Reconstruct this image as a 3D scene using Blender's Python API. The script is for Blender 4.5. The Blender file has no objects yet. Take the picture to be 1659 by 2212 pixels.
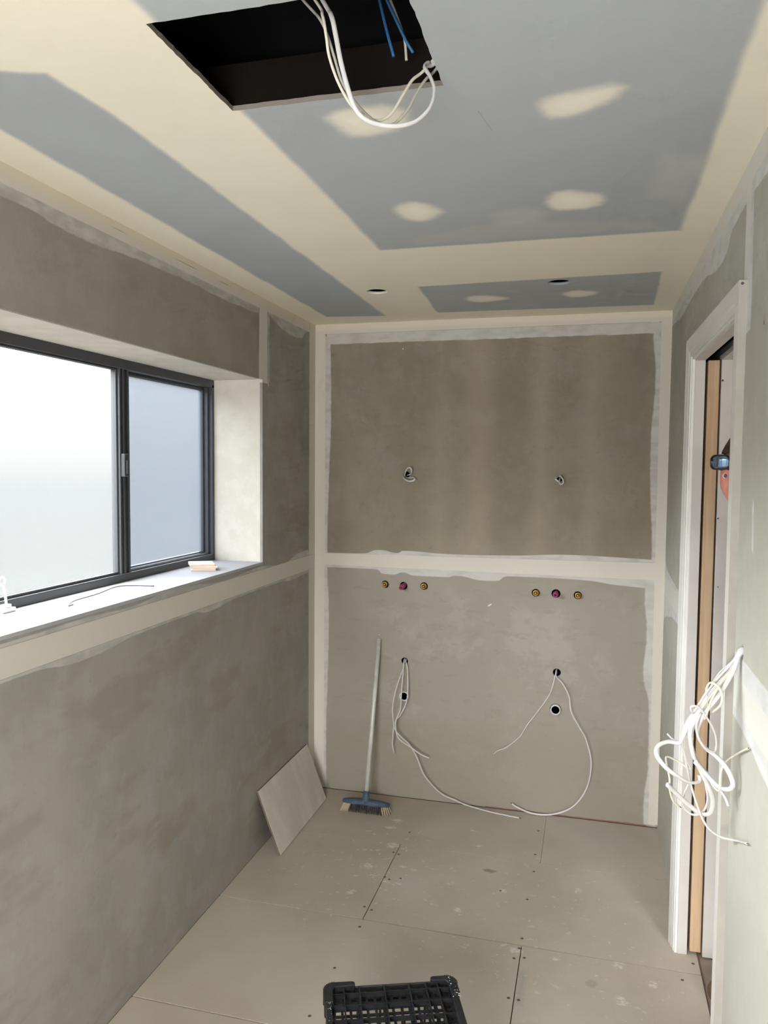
import bpy, bmesh, math, random
import numpy as np
from mathutils import Vector, Matrix, noise
random.seed(7)
SC = bpy.context.scene
COL = SC.collection

# ------------------------------------------------------------------ camera
FPX, YAW, PITCH, ROLL = 1669.93, 0.2606, -0.0581, 0.0084
CAM = Vector((1.3694, -3.7523, 1.6825))
def cam_axes():
    cy, sy, cp, sp = math.cos(YAW), math.sin(YAW), math.cos(PITCH), math.sin(PITCH)
    f = Vector((-sy*cp, cy*cp, sp)); r = Vector((cy, sy, 0)); u = r.cross(f)
    cr, sr = math.cos(ROLL), math.sin(ROLL)
    return cr*r+sr*u, -sr*r+cr*u, f
RX, UX, FX = cam_axes()
cd = bpy.data.cameras.new('camera'); cam = bpy.data.objects.new('camera', cd); COL.objects.link(cam)
cd.sensor_fit = 'AUTO'; cd.sensor_width = 36; cd.lens = FPX/2212*36; cd.clip_start = .05
m = Matrix((RX, UX, -FX)).transposed().to_4x4(); m.translation = CAM
cam.matrix_world = m
SC.camera = cam
def at(px, py, axis, val):
    """world point of a photograph pixel on the plane axis=val (used to measure the place)"""
    d = FX + RX*((px-829.5)/FPX) - UX*((py-1106)/FPX)
    i = 'xyz'.index(axis); t = (val-CAM[i])/d[i]
    return CAM + d*t

# ------------------------------------------------------------------ light
SC.view_settings.view_transform = 'Standard'; SC.view_settings.look = 'None'
SC.view_settings.exposure = 0.14; SC.view_settings.gamma = 1; SC.view_settings.use_curve_mapping = False
SC.cycles.max_bounces = 10; SC.cycles.diffuse_bounces = 5; SC.cycles.transparent_max_bounces = 12
SC.cycles.transmission_bounces = 8; SC.cycles.sample_clamp_indirect = 6
SC.cycles.use_denoising = True
SC.cycles.use_adaptive_sampling = True; SC.cycles.adaptive_threshold = .06; SC.cycles.adaptive_min_samples = 12
SKY_UP, SKY_LOW = 40.0, .90        # overcast sky radiance above, light ground below the horizon
w = bpy.data.worlds.new('overcast_sky'); SC.world = w; w.use_nodes = True
nt = w.node_tree; nt.nodes.clear()
tc = nt.nodes.new('ShaderNodeTexCoord'); sp = nt.nodes.new('ShaderNodeSeparateXYZ')
nt.links.new(tc.outputs['Generated'], sp.inputs[0])
cr = nt.nodes.new('ShaderNodeValToRGB'); bg = nt.nodes.new('ShaderNodeBackground'); wo = nt.nodes.new('ShaderNodeOutputWorld')
mr = nt.nodes.new('ShaderNodeMapRange'); mr.inputs['From Min'].default_value = -1; mr.inputs['From Max'].default_value = 1
nt.links.new(sp.outputs['Z'], mr.inputs['Value']); nt.links.new(mr.outputs[0], cr.inputs[0]); nt.links.new(cr.outputs[0], bg.inputs['Color'])
k = SKY_LOW/SKY_UP
E_ = cr.color_ramp.elements
E_[0].position = 0.0; E_[0].color = (k*.80, k*.80, k*.76, 1)
E_[1].position = 1.0; E_[1].color = (.62, .62, .63, 1)
for p_, c_ in ((.40, (k*.86, k*.88, k*.87, 1)), (.485, (k*.93, k*.95, k*.98, 1)), (.515, (k*1.25, k*1.25, k*1.25, 1)), (.555, (k*1.8, k*1.8, k*1.8, 1)), (.580, (.60, .605, .605, 1))):
    e = E_.new(p_); e.color = c_
bg.inputs['Strength'].default_value = SKY_UP; nt.links.new(bg.outputs[0], wo.inputs['Surface'])
def area(name, loc, rot, sx, sy, power, color, portal=False):
    l = bpy.data.lights.new(name, 'AREA'); l.shape = 'RECTANGLE'; l.size = sx; l.size_y = sy; l.energy = power; l.color = color
    l.cycles.is_portal = portal
    o = bpy.data.objects.new(name, l); o.location = loc; o.rotation_euler = rot; COL.objects.link(o); return o
# portals only guide the sampling of the sky through the openings
WZ0, WZ1, WY0, WY1 = 1.266, 2.0535, -0.658, -3.06
area('sky_portal', (-.34, (WY0+WY1)/2, (WZ0+WZ1)/2), (0, -math.pi/2, 0), WZ1-WZ0, WY0-WY1, 1, (1, 1, 1), True)

area('rear_fill', (.85, -4.92, 1.35), (math.radians(122), 0, 0), 1.2, 1.0, 76, (.97, .985, 1.0))  # area light added behind the camera, tilted up to brighten the ceiling

# ------------------------------------------------------------------ helpers
W, H = 1.71, 2.4
def mesh_obj(name, bm, mat=None, parent=None, smooth=False, **tags):
    me = bpy.data.meshes.new(name); bm.normal_update(); bm.to_mesh(me); bm.free()
    if smooth:
        for p in me.polygons: p.use_smooth = True
    o = bpy.data.objects.new(name, me); COL.objects.link(o)
    if mat is not None:
        for mm in (mat if isinstance(mat, (list, tuple)) else [mat]): me.materials.append(mm)
    if parent: o.parent = parent
    for k_, v_ in tags.items(): o[k_] = v_
    return o
def empty(name, loc, **tags):
    o = bpy.data.objects.new(name, None); COL.objects.link(o); o.location = loc; o.empty_display_size = .05
    for k_, v_ in tags.items(): o[k_] = v_
    return o
def box(bm, a, b, mi=0):
    x0, y0, z0 = a; x1, y1, z1 = b
    v = [bm.verts.new(c) for c in ((x0,y0,z0),(x1,y0,z0),(x1,y1,z0),(x0,y1,z0),(x0,y0,z1),(x1,y0,z1),(x1,y1,z1),(x0,y1,z1))]
    fs = []
    for f in ((3,2,1,0),(4,5,6,7),(0,1,5,4),(1,2,6,5),(2,3,7,6),(3,0,4,7)):
        q = bm.faces.new([v[i] for i in f]); q.material_index = mi; fs.append(q)
    return v
def B(*boxes):
    bm = bmesh.new()
    for a, b in boxes: box(bm, tuple(map(min, a, b)), tuple(map(max, a, b)))
    return bm
def bevel(bm, w_, seg=2, ang=.5):
    bmesh.ops.recalc_face_normals(bm, faces=bm.faces)
    es = [e for e in bm.edges if len(e.link_faces) == 2 and e.calc_face_angle(0) > ang]
    bmesh.ops.bevel(bm, geom=es, offset=w_, segments=seg, profile=.5, affect='EDGES', clamp_overlap=True)
    return bm
def catmull(P, n=8):
    P = [Vector(p) for p in P]
    if len(P) < 3: return P
    Q = [P[0]*2-P[1]] + P + [P[-1]*2-P[-2]]; out = []
    for i in range(1, len(Q)-2):
        a, b, c, d = Q[i-1:i+3]
        for k_ in range(n):
            t = k_/n
            out.append(.5*((2*b)+(c-a)*t+(2*a-5*b+4*c-d)*t*t+(3*b-a-3*c+d)*t**3))
    out.append(P[-1]); return out
def tube(P, r, r2=None, seg=10, n=8, bm=None, cap=True, twist=0.0, smooth_path=True, mi=0):
    """sweep of an ellipse r x r2 along P; r may be a list over the path"""
    P = catmull(P, n) if smooth_path else [Vector(p) for p in P]
    bm = bm or bmesh.new(); r2 = r2 or r
    T = [(P[min(i+1, len(P)-1)]-P[max(i-1, 0)]).normalized() for i in range(len(P))]
    up = Vector((0, 0, 1)) if abs(T[0].z) < .9 else Vector((1, 0, 0))
    N = (up - T[0]*up.dot(T[0])).normalized(); rings = []
    for i, p in enumerate(P):
        N = (N - T[i]*N.dot(T[i])).normalized(); Bn = T[i].cross(N)
        tw = twist*i/len(P)
        ra = r[i] if isinstance(r, list) else r; rb = r2[i] if isinstance(r2, list) else r2
        ring = []
        for k_ in range(seg):
            a = 2*math.pi*k_/seg; x, y = ra*math.cos(a), rb*math.sin(a)
            x, y = x*math.cos(tw)-y*math.sin(tw), x*math.sin(tw)+y*math.cos(tw)
            ring.append(bm.verts.new(p+N*x+Bn*y))
        rings.append(ring)
    for a, b in zip(rings, rings[1:]):
        for k_ in range(seg):
            f = bm.faces.new((a[k_], a[(k_+1) % seg], b[(k_+1) % seg], b[k_])); f.smooth = True; f.material_index = mi
    if cap:
        f = bm.faces.new(list(reversed(rings[0]))); f.material_index = mi
        f = bm.faces.new(rings[-1]); f.material_index = mi
    return bm
def lathe(prof, M=None, seg=24, bm=None, closed=False):
    """prof: (radius, height) pairs about local z"""
    bm = bm or bmesh.new(); M = M or Matrix(); rings = []
    for r, z in prof:
        rings.append([bm.verts.new(M @ Vector((r*math.cos(2*math.pi*k_/seg), r*math.sin(2*math.pi*k_/seg), z))) for k_ in range(seg)] if r > 1e-6 else [bm.verts.new(M @ Vector((0, 0, z)))])
    for a, b in zip(rings, rings[1:]):
        for k_ in range(seg):
            k2 = (k_+1) % seg
            if len(a) == 1 and len(b) == 1: continue
            if len(a) == 1: f = bm.faces.new((a[0], b[k_], b[k2]))
            elif len(b) == 1: f = bm.faces.new((a[k_], a[k2], b[0]))
            else: f = bm.faces.new((a[k_], a[k2], b[k2], b[k_]))
            f.smooth = True
    return bm
def extrude_poly(pts, z0, z1, bm=None, M=None):
    bm = bm or bmesh.new(); M = M or Matrix()
    a = [bm.verts.new(M @ Vector((x, y, z0))) for x, y in pts]; b = [bm.verts.new(M @ Vector((x, y, z1))) for x, y in pts]
    bm.faces.new(list(reversed(a))); bm.faces.new(b)
    n = len(pts)
    for i in range(n): bm.faces.new((a[i], a[(i+1) % n], b[(i+1) % n], b[i]))
    return bm
def cut(o, cutter_bm):
    c = mesh_obj('cutter', cutter_bm)
    bmesh_fix(c)
    md = o.modifiers.new('b', 'BOOLEAN'); md.object = c; md.operation = 'DIFFERENCE'; md.solver = 'EXACT'
    dg = bpy.context.evaluated_depsgraph_get(); me = bpy.data.meshes.new_from_object(o.evaluated_get(dg))
    o.modifiers.clear(); o.data = me
    bpy.data.objects.remove(c)
def bmesh_fix(o):
    bm = bmesh.new(); bm.from_mesh(o.data); bmesh.ops.recalc_face_normals(bm, faces=bm.faces); bm.to_mesh(o.data); bm.free()

# ------------------------------------------------------------------ materials
def s2l(c): 
    return tuple((x/255/12.92 if x/255 <= .04045 else ((x/255+.055)/1.055)**2.4) for x in c)+(1,)
class Mat:
    def __init__(s, name, color=(128, 128, 128), rough=.6, metal=0.0, spec=.3):
        s.m = bpy.data.materials.new(name); s.m.use_nodes = True; s.t = s.m.node_tree; s.n = s.t.nodes
        s.b = s.n['Principled BSDF']; s.b.inputs['Roughness'].default_value = rough; s.b.inputs['Metallic'].default_value = metal
        s.b.inputs['Specular IOR Level'].default_value = spec
        s.b.inputs['Base Color'].default_value = s2l(color)
        s.cur = None; s.uvs = {}
        g = s.n.new('ShaderNodeNewGeometry'); s.pos = g.outputs['Position']
    def L(s, a, b): s.t.links.new(a, b)
    def math(s, op, a, b=None, c=None, clamp=False):
        n = s.n.new('ShaderNodeMath'); n.operation = op; n.use_clamp = clamp
        for i, v in enumerate((a, b, c)):
            if v is None: continue
            if isinstance(v, (int, float)): n.inputs[i].default_value = v
            else: s.L(v, n.inputs[i])
        return n.outputs[0]
    def noise(s, scale, detail=4, rough=.55, coord=None, stretch=None, off=0, out=0):
        c = coord or s.pos
        if stretch or off:
            mp = s.n.new('ShaderNodeMapping'); mp.inputs['Scale'].default_value = stretch or (1, 1, 1); mp.inputs['Location'].default_value = (off, off*.7, off*1.3)
            s.L(c, mp.inputs[0]); c = mp.outputs[0]
        n = s.n.new('ShaderNodeTexNoise'); n.inputs['Scale'].default_value = scale; n.inputs['Detail'].default_value = detail; n.inputs['Roughness'].default_value = rough
        s.L(c, n.inputs['Vector']); return n.outputs[out]
    def ramp(s, v, lo, hi, smooth=True, a=0.0, b=1.0):
        n = s.n.new('ShaderNodeMapRange'); n.interpolation_type = 'SMOOTHSTEP' if smooth else 'LINEAR'
        n.inputs['From Min'].default_value = lo; n.inputs['From Max'].default_value = hi
        n.inputs['To Min'].default_value = a; n.inputs['To Max'].default_value = b
        s.L(v, n.inputs['Value']); return n.outputs[0]
    def mix(s, fac, a, b):
        n = s.n.new('ShaderNodeMix'); n.data_type = 'RGBA'
        for key, v in (('Factor', fac), ('A', a), ('B', b)):
            sock = n.inputs[0] if key == 'Factor' else n.inputs[6 if key == 'A' else 7]
            if isinstance(v, tuple): sock.default_value = s2l(v) if len(v) == 3 else v
            elif isinstance(v, (int, float)): sock.default_value = v
            else: s.L(v, sock)
        return n.outputs[2]
    def start(s, base, var=None, scale=3, amt=.6, stretch=None):
        s.cur = s.mix(0.0, base, base)
        if var: s.over(s.math('MULTIPLY', s.ramp(s.noise(scale, 5, .6, stretch=stretch), .35, .65), amt), var)
        return s
    def over(s, mask, color):
        s.cur = s.mix(mask, s.cur, color); return s
    def uv(s, axes, amp=0.0, scale=20):
        """(u, v, 1) in metres with wobbly edges"""
        key = (axes, amp, scale)
        if key in s.uvs: return s.uvs[key]
        p = s.pos
        if amp:
            nz = s.noise(scale, 3, .6, out=1)
            v1 = s.n.new('ShaderNodeVectorMath'); v1.operation = 'SUBTRACT'; s.L(nz, v1.inputs[0]); v1.inputs[1].default_value = (.5, .5, .5)
            v2 = s.n.new('ShaderNodeVectorMath'); v2.operation = 'MULTIPLY_ADD'; s.L(v1.outputs[0], v2.inputs[0]); v2.inputs[1].default_value = (amp*2,)*3; s.L(p, v2.inputs[2]); p = v2.outputs[0]
        se = s.n.new('ShaderNodeSeparateXYZ'); s.L(p, se.inputs[0])
        co = s.n.new('ShaderNodeCombineXYZ'); s.L(se.outputs['XYZ'.index(axes[0].upper())], co.inputs[0]); s.L(se.outputs['XYZ'.index(axes[1].upper())], co.inputs[1]); co.inputs[2].default_value = 1
        s.uvs[key] = (co.outputs[0], se.outputs['XYZ'.index(axes[0].upper())], se.outputs['XYZ'.index(axes[1].upper())])
        return s.uvs[key]
    def poly(s, axes, pts, soft=.01, amp=0.0, scale=20):
        """mask of a convex polygon"""
        vec = s.uv(axes, amp, scale)[0]; n = len(pts)
        ar = sum(pts[i][0]*pts[(i+1) % n][1]-pts[(i+1) % n][0]*pts[i][1] for i in range(n))
        if ar < 0: pts = pts[::-1]
        cur = None
        for i in range(n):
            (x0, y0), (x1, y1) = pts[i], pts[(i+1) % n]; l = math.hypot(x1-x0, y1-y0)
            nx, ny = -(y1-y0)/l, (x1-x0)/l
            d = s.n.new('ShaderNodeVectorMath'); d.operation = 'DOT_PRODUCT'; s.L(vec, d.inputs[0]); d.inputs[1].default_value = (nx, ny, -(nx*x0+ny*y0))
            cur = d.outputs['Value'] if cur is None else s.math('MINIMUM', cur, d.outputs['Value'])
        return s.ramp(cur, -soft/2, soft/2)
    def curve(s, val, pts, lo, hi):
        """piecewise curve through (u, v) points; returns v in metres"""
        u = s.ramp(val, lo, hi, smooth=False)
        vs = [p[1] for p in pts]; v0, v1 = min(vs)-.01, max(vs)+.01
        n = s.n.new('ShaderNodeFloatCurve'); c = n.mapping.curves[0]
        q = [((a-lo)/(hi-lo), (b-v0)/(v1-v0)) for a, b in sorted(pts)]
        c.points[0].location = q[0]; c.points[1].location = q[-1]
        for x, y in q[1:-1]: c.points.new(x, y)
        n.mapping.update(); s.L(u, n.inputs['Value'])
        return s.math('MULTIPLY_ADD', n.outputs[0], v1-v0, v0)
    def band(s, axes, lo, hi, u0, u1, soft=.004, amp=0.0, scale=30, usoft=None):
        """area between two curves v=lo(u) and v=hi(u) for u0<u<u1"""
        _, u, v = s.uv(axes, amp, scale)
        def f(c): return c if isinstance(c, (int, float)) else s.curve(u, c, u0, u1)
        a = s.math('SUBTRACT', v, f(lo)); b = s.math('SUBTRACT', f(hi), v)
        mk = s.ramp(s.math('MINIMUM', a, b), -soft/2, soft/2)
        us = usoft or soft
        e = s.math('MINIMUM', s.math('SUBTRACT', u, u0), s.math('SUBTRACT', u1, u))
        return s.math('MULTIPLY', mk, s.ramp(e, -us/2, us/2))
    def mx(s, *ms):
        c = ms[0]
        for q in ms[1:]: c = s.math('MAXIMUM', c, q)
        return c
    def done(s, bump=0.0, bscale=200, bdist=.002):
        if s.cur is not None: s.L(s.cur, s.b.inputs['Base Color'])
        if bump:
            bn = s.n.new('ShaderNodeBump'); bn.inputs['Strength'].default_value = bump; bn.inputs['Distance'].default_value = bdist
            s.L(s.noise(bscale, 4), bn.inputs['Height']); s.L(bn.outputs[0], s.b.inputs['Normal'])
        return s.m
def simple(name, c, rough=.5, metal=0, spec=.3, var=None, scale=20, amt=.5, bump=0, bscale=100):
    M = Mat(name, c, rough, metal, spec)
    if var: M.start(c, var, scale, amt)
    return M.done(bump, bscale)

FC = (161, 155, 145)       # fibre cement board
FC2 = (148, 141, 127)
SMEAR = (196, 193, 190); TAPE = (212, 205, 194)
def board_base(name, base=FC, dark=FC2, tint=(160, 158, 150)):
    M = Mat(name, base, .85, 0, .2)
    M.start(base, dark, 2.6, .8)
    M.over(M.math('MULTIPLY', M.ramp(M.noise(9, 6, .65, off=5), .48, .62), .35), tint)
    M.over(M.math('MULTIPLY', M.ramp(M.noise(26, 5, .7, off=9), .55, .70), .3), tuple(int(c*.9) for c in dark))
    M.over(M.math('MULTIPLY', M.ramp(M.noise(340, 2, .5), .45, .75), .18), tuple(int(c*.86) for c in base))
    return M
def smear_mask(M, mk, sc=35, lo=.32, hi=.55, amt=.9):
    return M.math('MULTIPLY', mk, M.ramp(M.noise(sc*.28, 3, .5, stretch=(1, 1, 2.2)), lo, hi+.1, a=1-amt*.9, b=1.0))

# back wall
M = board_base('back_wall_board', (145, 135, 119), (131, 121, 106), (150, 144, 133))
for (a, b, col, am) in ((.63, .68, (165, 152, 130), .35), (.78, .90, (168, 154, 132), .45), (.93, 1.08, (124, 112, 94), .30), (1.10, 1.17, (165, 152, 130), .45), (1.20, 1.33, (128, 116, 98), .25), (1.34, 1.40, (162, 150, 128), .35), (1.46, 1.60, (126, 114, 96), .3)):
    M.over(M.math('MULTIPLY', M.poly('xz', [(a, 1.25), (b, 1.25), (b, 2.34), (a, 2.34)], .10, .02, 3), am*.75), col)
lowm = M.poly('xz', [(-.1, -.1), (1.8, -.1), (1.8, 1.2), (-.1, 1.2)], .01)
M.over(M.math('MULTIPLY', lowm, .65), (156, 151, 142))
rm = M.math('MULTIPLY', M.ramp(M.noise(5, 6, .7, off=3), .50, .60), M.poly('xz', [(.3, .1), (1.7, .1), (1.7, 1.1), (.3, 1.1)], .3, .1, 4))
M.over(M.math('MULTIPLY', rm, .28), (172, 167, 156))
M.over(M.math('MULTIPLY', M.math('MULTIPLY', lowm, M.ramp(M.noise(17, 4, .6, stretch=(.6, 1, 1.5), off=2), .60, .64)), .35), (136, 131, 120))
M.over(M.math('MULTIPLY', M.poly('xz', [(-.1, -.1), (1.8, -.1), (1.8, .42), (-.1, .36)], .2, .1, 4), .5), (140, 132, 117))
sm = M.mx(M.band('xz', 2.30, 2.36, .06, 1.655, .006, .006, 14),
          M.band('xz', [(.06, 1.235), (.20, 1.235), (.33, 1.262), (.44, 1.25), (.47, 1.262), (.7, 1.255), (1.0, 1.26), (1.3, 1.275), (1.67, 1.262)], 1.24, .06, 1.67, .004),
          M.band('xz', 1.20, [(.06, 1.24), (.27, 1.244), (.35, 1.264), (.44, 1.252), (.47, 1.264), (.70, 1.256), (1.0, 1.26), (1.30, 1.274), (1.5, 1.27), (1.67, 1.264)], .06, 1.67, .004),
          M.band('xz', [(.05, 1.165), (.33, 1.165), (.36, 1.145), (.42, 1.142), (.47, 1.155), (.52, 1.142), (.70, 1.142), (.74, 1.15), (.88, 1.132), (.95, 1.136), (.99, 1.158), (1.3, 1.158), (1.5, 1.14), (1.67, 1.13)], 1.19, .05, 1.67, .004),
          M.band('zx', 0.04, [(.0, .070), (.3, .066), (.6, .074), (.9, .078), (1.2, .068), (1.6, .075), (2.0, .085), (2.35, .078)], 0, 2.34, .008, .004, 30),
          M.band('zx', [(.0, 1.655), (.1, 1.645), (.3, 1.66), (.6, 1.655), (.75, 1.628), (.9, 1.638), (1.12, 1.625), (1.2, 1.65), (1.8, 1.632), (2.1, 1.645), (2.30, 1.630), (2.35, 1.63)], 1.70, 0.01, 2.35, .010, .005, 30))
M.over(smear_mask(M, sm, 40, .3, .5, .35), (194, 190, 185))
tp = M.mx(M.band('xz', 2.352, 2.41, -.1, 1.8, .003, .002, 20), M.poly('xz', [(-.1, 1.180), (1.8, 1.170), (1.8, 1.252), (-.1, 1.238)], .003, .001, 40),
          M.band('zx', -.01, .054, -.1, 2.41, .003), M.poly('xz', [(1.668, .015), (1.72, .015), (1.72, 2.41), (1.664, 2.41)], .003))
M.over(tp, (206, 198, 187))
M.over(M.poly('xz', [(-.1, 2.372), (1.8, 2.372), (1.8, 2.41), (-.1, 2.41)], .02), (214, 205, 188))
M.over(M.math('MULTIPLY', M.mx(M.poly('xz', [(.06, 1.2375), (.35, 1.2395), (.35, 1.2405), (.06, 1.2385)], .0016), M.poly('xz', [(.56, 1.2418), (1.66, 1.2508), (1.66, 1.2520), (.56, 1.2428)], .0016),
    M.poly('xz', [(.05, 2.351), (1.62, 2.3495), (1.62, 2.3512), (.05, 2.3522)], .002)), .6), (120, 112, 104))  # thin shadow lines along the tape edges, painted into the colour
M.over(M.poly('xz', [(-.1, -.1), (1.8, -.1), (1.8, .003), (-.1, .003)], .002), (45, 40, 36))
M.over(M.math('MULTIPLY', M.poly('xz', [(.9, .002), (1.66, .002), (1.66, .009), (.9, .008)], .003, .006, 12), .6), (120, 52, 46))
M.over(M.mx(M.poly('xz', [(.898, 1.008), (.906, 1.008), (.910, 1.014), (.903, 1.014)], .003), M.poly('xz', [(.906, 1.012), (.914, 1.014), (.916, 1.020), (.908, 1.018)], .003), M.poly('xz', [(.345, .83), (.35, .83), (.35, .834)], .002), M.poly('xz', [(.455, 2.264), (.462, 2.264), (.461, 2.272)], .003)), (225, 222, 212))
back_m = M.done(.12, 160)

# left wall
M = board_base('left_wall_board', (155, 150, 144), (142, 137, 131), (163, 160, 156))
M.over(M.math('MULTIPLY', M.ramp(M.noise(3.0, 4, .6, stretch=(1, .6, 1.7), off=7), .52, .63), .5), (137, 127, 114))
M.over(M.math('MULTIPLY', M.poly('yz', [(-5, 2.05), (-.6, 2.05), (-.6, 2.34), (-5, 2.34)], .02), .35), (140, 130, 113))
sm = M.mx(M.band('yz', [(-3, 2.322), (-2.3, 2.315), (-2.1, 2.318), (-1.9, 2.303), (-1.65, 2.315), (-1.3, 2.322), (-1.0, 2.318), (-.70, 2.326)], 2.38, -3, -.70, .006, .007, 16),
          M.band('yz', [(-.58, 2.35), (-.5, 2.315), (-.35, 2.298), (-.22, 2.30), (-.12, 2.345), (-.08, 2.35)], 2.38, -.58, -.08, .008, .006, 20),
          M.band('yz', 1.20, [(-3, 1.244), (-2.1, 1.247), (-1.9, 1.250), (-1.65, 1.243), (-1.45, 1.257), (-1.25, 1.252), (-1.0, 1.236), (-.7, 1.248), (-.45, 1.232), (-.25, 1.258), (-.1, 1.262), (0, 1.25)], -3, 0, .003),
          M.band('yz', [(-3, 1.145), (-2.1, 1.150), (-1.9, 1.132), (-1.6, 1.150), (-1.25, 1.150), (-1.15, 1.137), (-.95, 1.150), (-.7, 1.152), (-.45, 1.150), (-.3, 1.14), (-.1, 1.148), (0, 1.14)], 1.19, -3, 0, .003),
          M.band('zy', -.60, [(2.04, -.588), (2.1, -.582), (2.25, -.585), (2.36, -.58)], 2.03, 2.36, .006, .004, 30),
          M.band('zy', [(0, -.088), (.5, -.09), (1.1, -.092), (1.6, -.088), (2.35, -.09)], -.05, 0, 2.36, .005, .004, 30))
M.over(smear_mask(M, sm, 45, .36, .6, .6), (186, 182, 177))
tp = M.mx(M.band('yz', 2.350, 2.41, -6, .1, .003, .002, 20), M.poly('yz', [(-6, 1.158), (.1, 1.160), (.1, 1.232), (-6, 1.243)], .003, .001, 30),
          M.poly('yz', [(-.695, 2.04), (-.605, 2.04), (-.605, 2.36), (-.690, 2.36)], .004, .004, 14), M.band('zy', -.082, .05, -.1, 2.41, .003))
M.over(tp, (202, 195, 185))
M.over(M.poly('yz', [(-6, 2.378), (.1, 2.378), (.1, 2.41), (-6, 2.41)], .03), (208, 199, 180))
M.over(M.math('MULTIPLY', M.mx(M.poly('yz', [(-6, 1.2425), (.1, 1.2315), (.1, 1.2335), (-6, 1.2445)], .002), M.poly('yz', [(-6, 1.1565), (.1, 1.1585), (.1, 1.160), (-6, 1.158)], .002)), .45), (110, 103, 95))  # shadow lines above and below the joint tape, put in as colour
M.over(M.math('MULTIPLY', M.band('yz', 2.377, 2.3785, -2.6, -.9, .002), M.ramp(M.noise(6, 2, off=4), .45, .6)), (105, 96, 86))
M.over(M.poly('yz', [(-.0835, 2.35), (-.082, 2.35), (-.082, 2.395), (-.0835, 2.395)], .001), (60, 55, 50))
left_m = M.done(.12, 160)

# window reveal (lining of the opening)
M = Mat('reveal_board', (205, 200, 182), .85); M.start((208, 201, 189), (194, 187, 173), 14, .6)
M.over(M.math('MULTIPLY', M.ramp(M.noise(120, 3), .6, .75), .25), (150, 144, 128))
reveal_m = M.done(.1, 120)
M = Mat('sill_board', (222, 220, 218), .8); M.start((172, 171, 172), (158, 157, 157), 6, .7)
for x, y, r in ((-.137, -1.99, .02), (-.10, -1.965, .008), (-.12, -1.93, .012), (-.08, -1.86, .006)):
    M.over(M.math('MULTIPLY', M.poly('xy', [(x-r, y-r), (x+r, y-r*.6), (x+r*.8, y+r), (x-r*.5, y+r*.8)], .008, .012, 60), .7), (150, 148, 165))
sill_m = M.done(.1, 120)

# right wall
M = board_base('right_wall_board', (177, 174, 164), (165, 161, 151), (186, 185, 177))
M.over(M.math('MULTIPLY', M.poly('yz', [(-6, -.1), (-1.7, -.1), (-1.7, 1.9), (-6, 1.5)], .6, .1, 3), .5), (186, 185, 174))
sm = M.mx(M.band('yz', [(-3, 2.30), (-2.0, 2.300), (-1.75, 2.31), (-1.55, 2.305), (-1.4, 2.26), (-1.2, 2.275), (-1.0, 2.30), (-.7, 2.305), (-.4, 2.30), (-.2, 2.315), (0, 2.33)], 2.38, -3, 0, .006, .006, 16),
          M.band('zy', [(2.0, -1.832), (2.1, -1.835), (2.2, -1.83), (2.36, -1.815)], -1.78, 2.0, 2.36, .006, .006, 22),
          M.poly('yz', [(-1.953, 1.50), (-1.936, 1.51), (-1.924, 1.60), (-1.93, 1.625), (-1.944, 1.61)], .006, .004, 30),
          M.band('yz', [(-3, 1.05), (-2.4, 1.06), (-2.1, 1.082), (-1.9, 1.10), (-1.7, 1.10), (-.9, 1.075), (-.6, 1.08), (-.2, 1.04), (0, .98)], [(-3, 1.27), (-2.4, 1.262), (-2.1, 1.255), (-1.85, 1.255), (-.9, 1.22), (-.6, 1.21), (-.3, 1.22), (-.1, 1.235), (0, 1.30)], -3, 0, .006, .004, 12))
M.over(smear_mask(M, sm, 40, .3, .5, .4), (205, 205, 203))
tp = M.mx(M.band('yz', 2.345, 2.41, -6, .1, .004, .003, 12), M.poly('yz', [(-1.797, 2.02), (-1.735, 2.02), (-1.735, 2.36), (-1.792, 2.36)], .004),
          M.poly('yz', [(-6, 1.14), (-1.7, 1.125), (-1.7, 1.205), (-6, 1.225)], .004), M.poly('yz', [(-1, 1.11), (.1, 1.11), (.1, 1.195), (-1, 1.195)], .004))
M.over(tp, (210, 207, 200))
M.over(M.mx(M.poly('yz', [(-1.985, 1.985), (-1.972, 1.985), (-1.974, 2.0)], .006),), (120, 112, 98))
right_m = M.done(.12, 160)

# ceiling
M = Mat('ceiling_plasterboard', (206, 199, 178), .85, 0, .2)
M.start((230, 223, 204), (224, 217, 198), 3, .6)
gl = M.poly('xy', [(.128, -.19), (.41, -.155), (.405, -2.28), (.385, -2.50), (.30, -2.53), (.128, -2.5)], .022, .012, 5)
gm = M.poly('xy', [(.680, -1.24), (1.612, -1.235), (1.605, -6), (.655, -6), (.670, -2.3)], .022, .010, 4)
gb = M.poly('xy', [(.665, -.18), (1.618, -.142), (1.603, -.735), (.688, -.70)], .014, .008, 7)
grey = M.mx(gl, gm, gb)
M.over(grey, (170, 174, 175))
M.over(M.math('MULTIPLY', M.math('MULTIPLY', grey, M.ramp(M.noise(1.8, 3), .4, .65)), .5), (160, 163, 166))
M.over(M.math('MULTIPLY', M.math('MULTIPLY', grey, M.poly('xy', [(.8, -1.27), (1.55, -1.27), (1.5, -1.36), (1.1, -1.45), (.8, -1.33)], .05, .05, 9)), .35), (190, 188, 176))
M.over(M.math('MULTIPLY', M.math('MULTIPLY', gb, M.ramp(M.noise(9, 3, stretch=(1, 2, 1), off=3), .55, .68)), .35), (190, 188, 178))
cp = (228, 221, 204)
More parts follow.
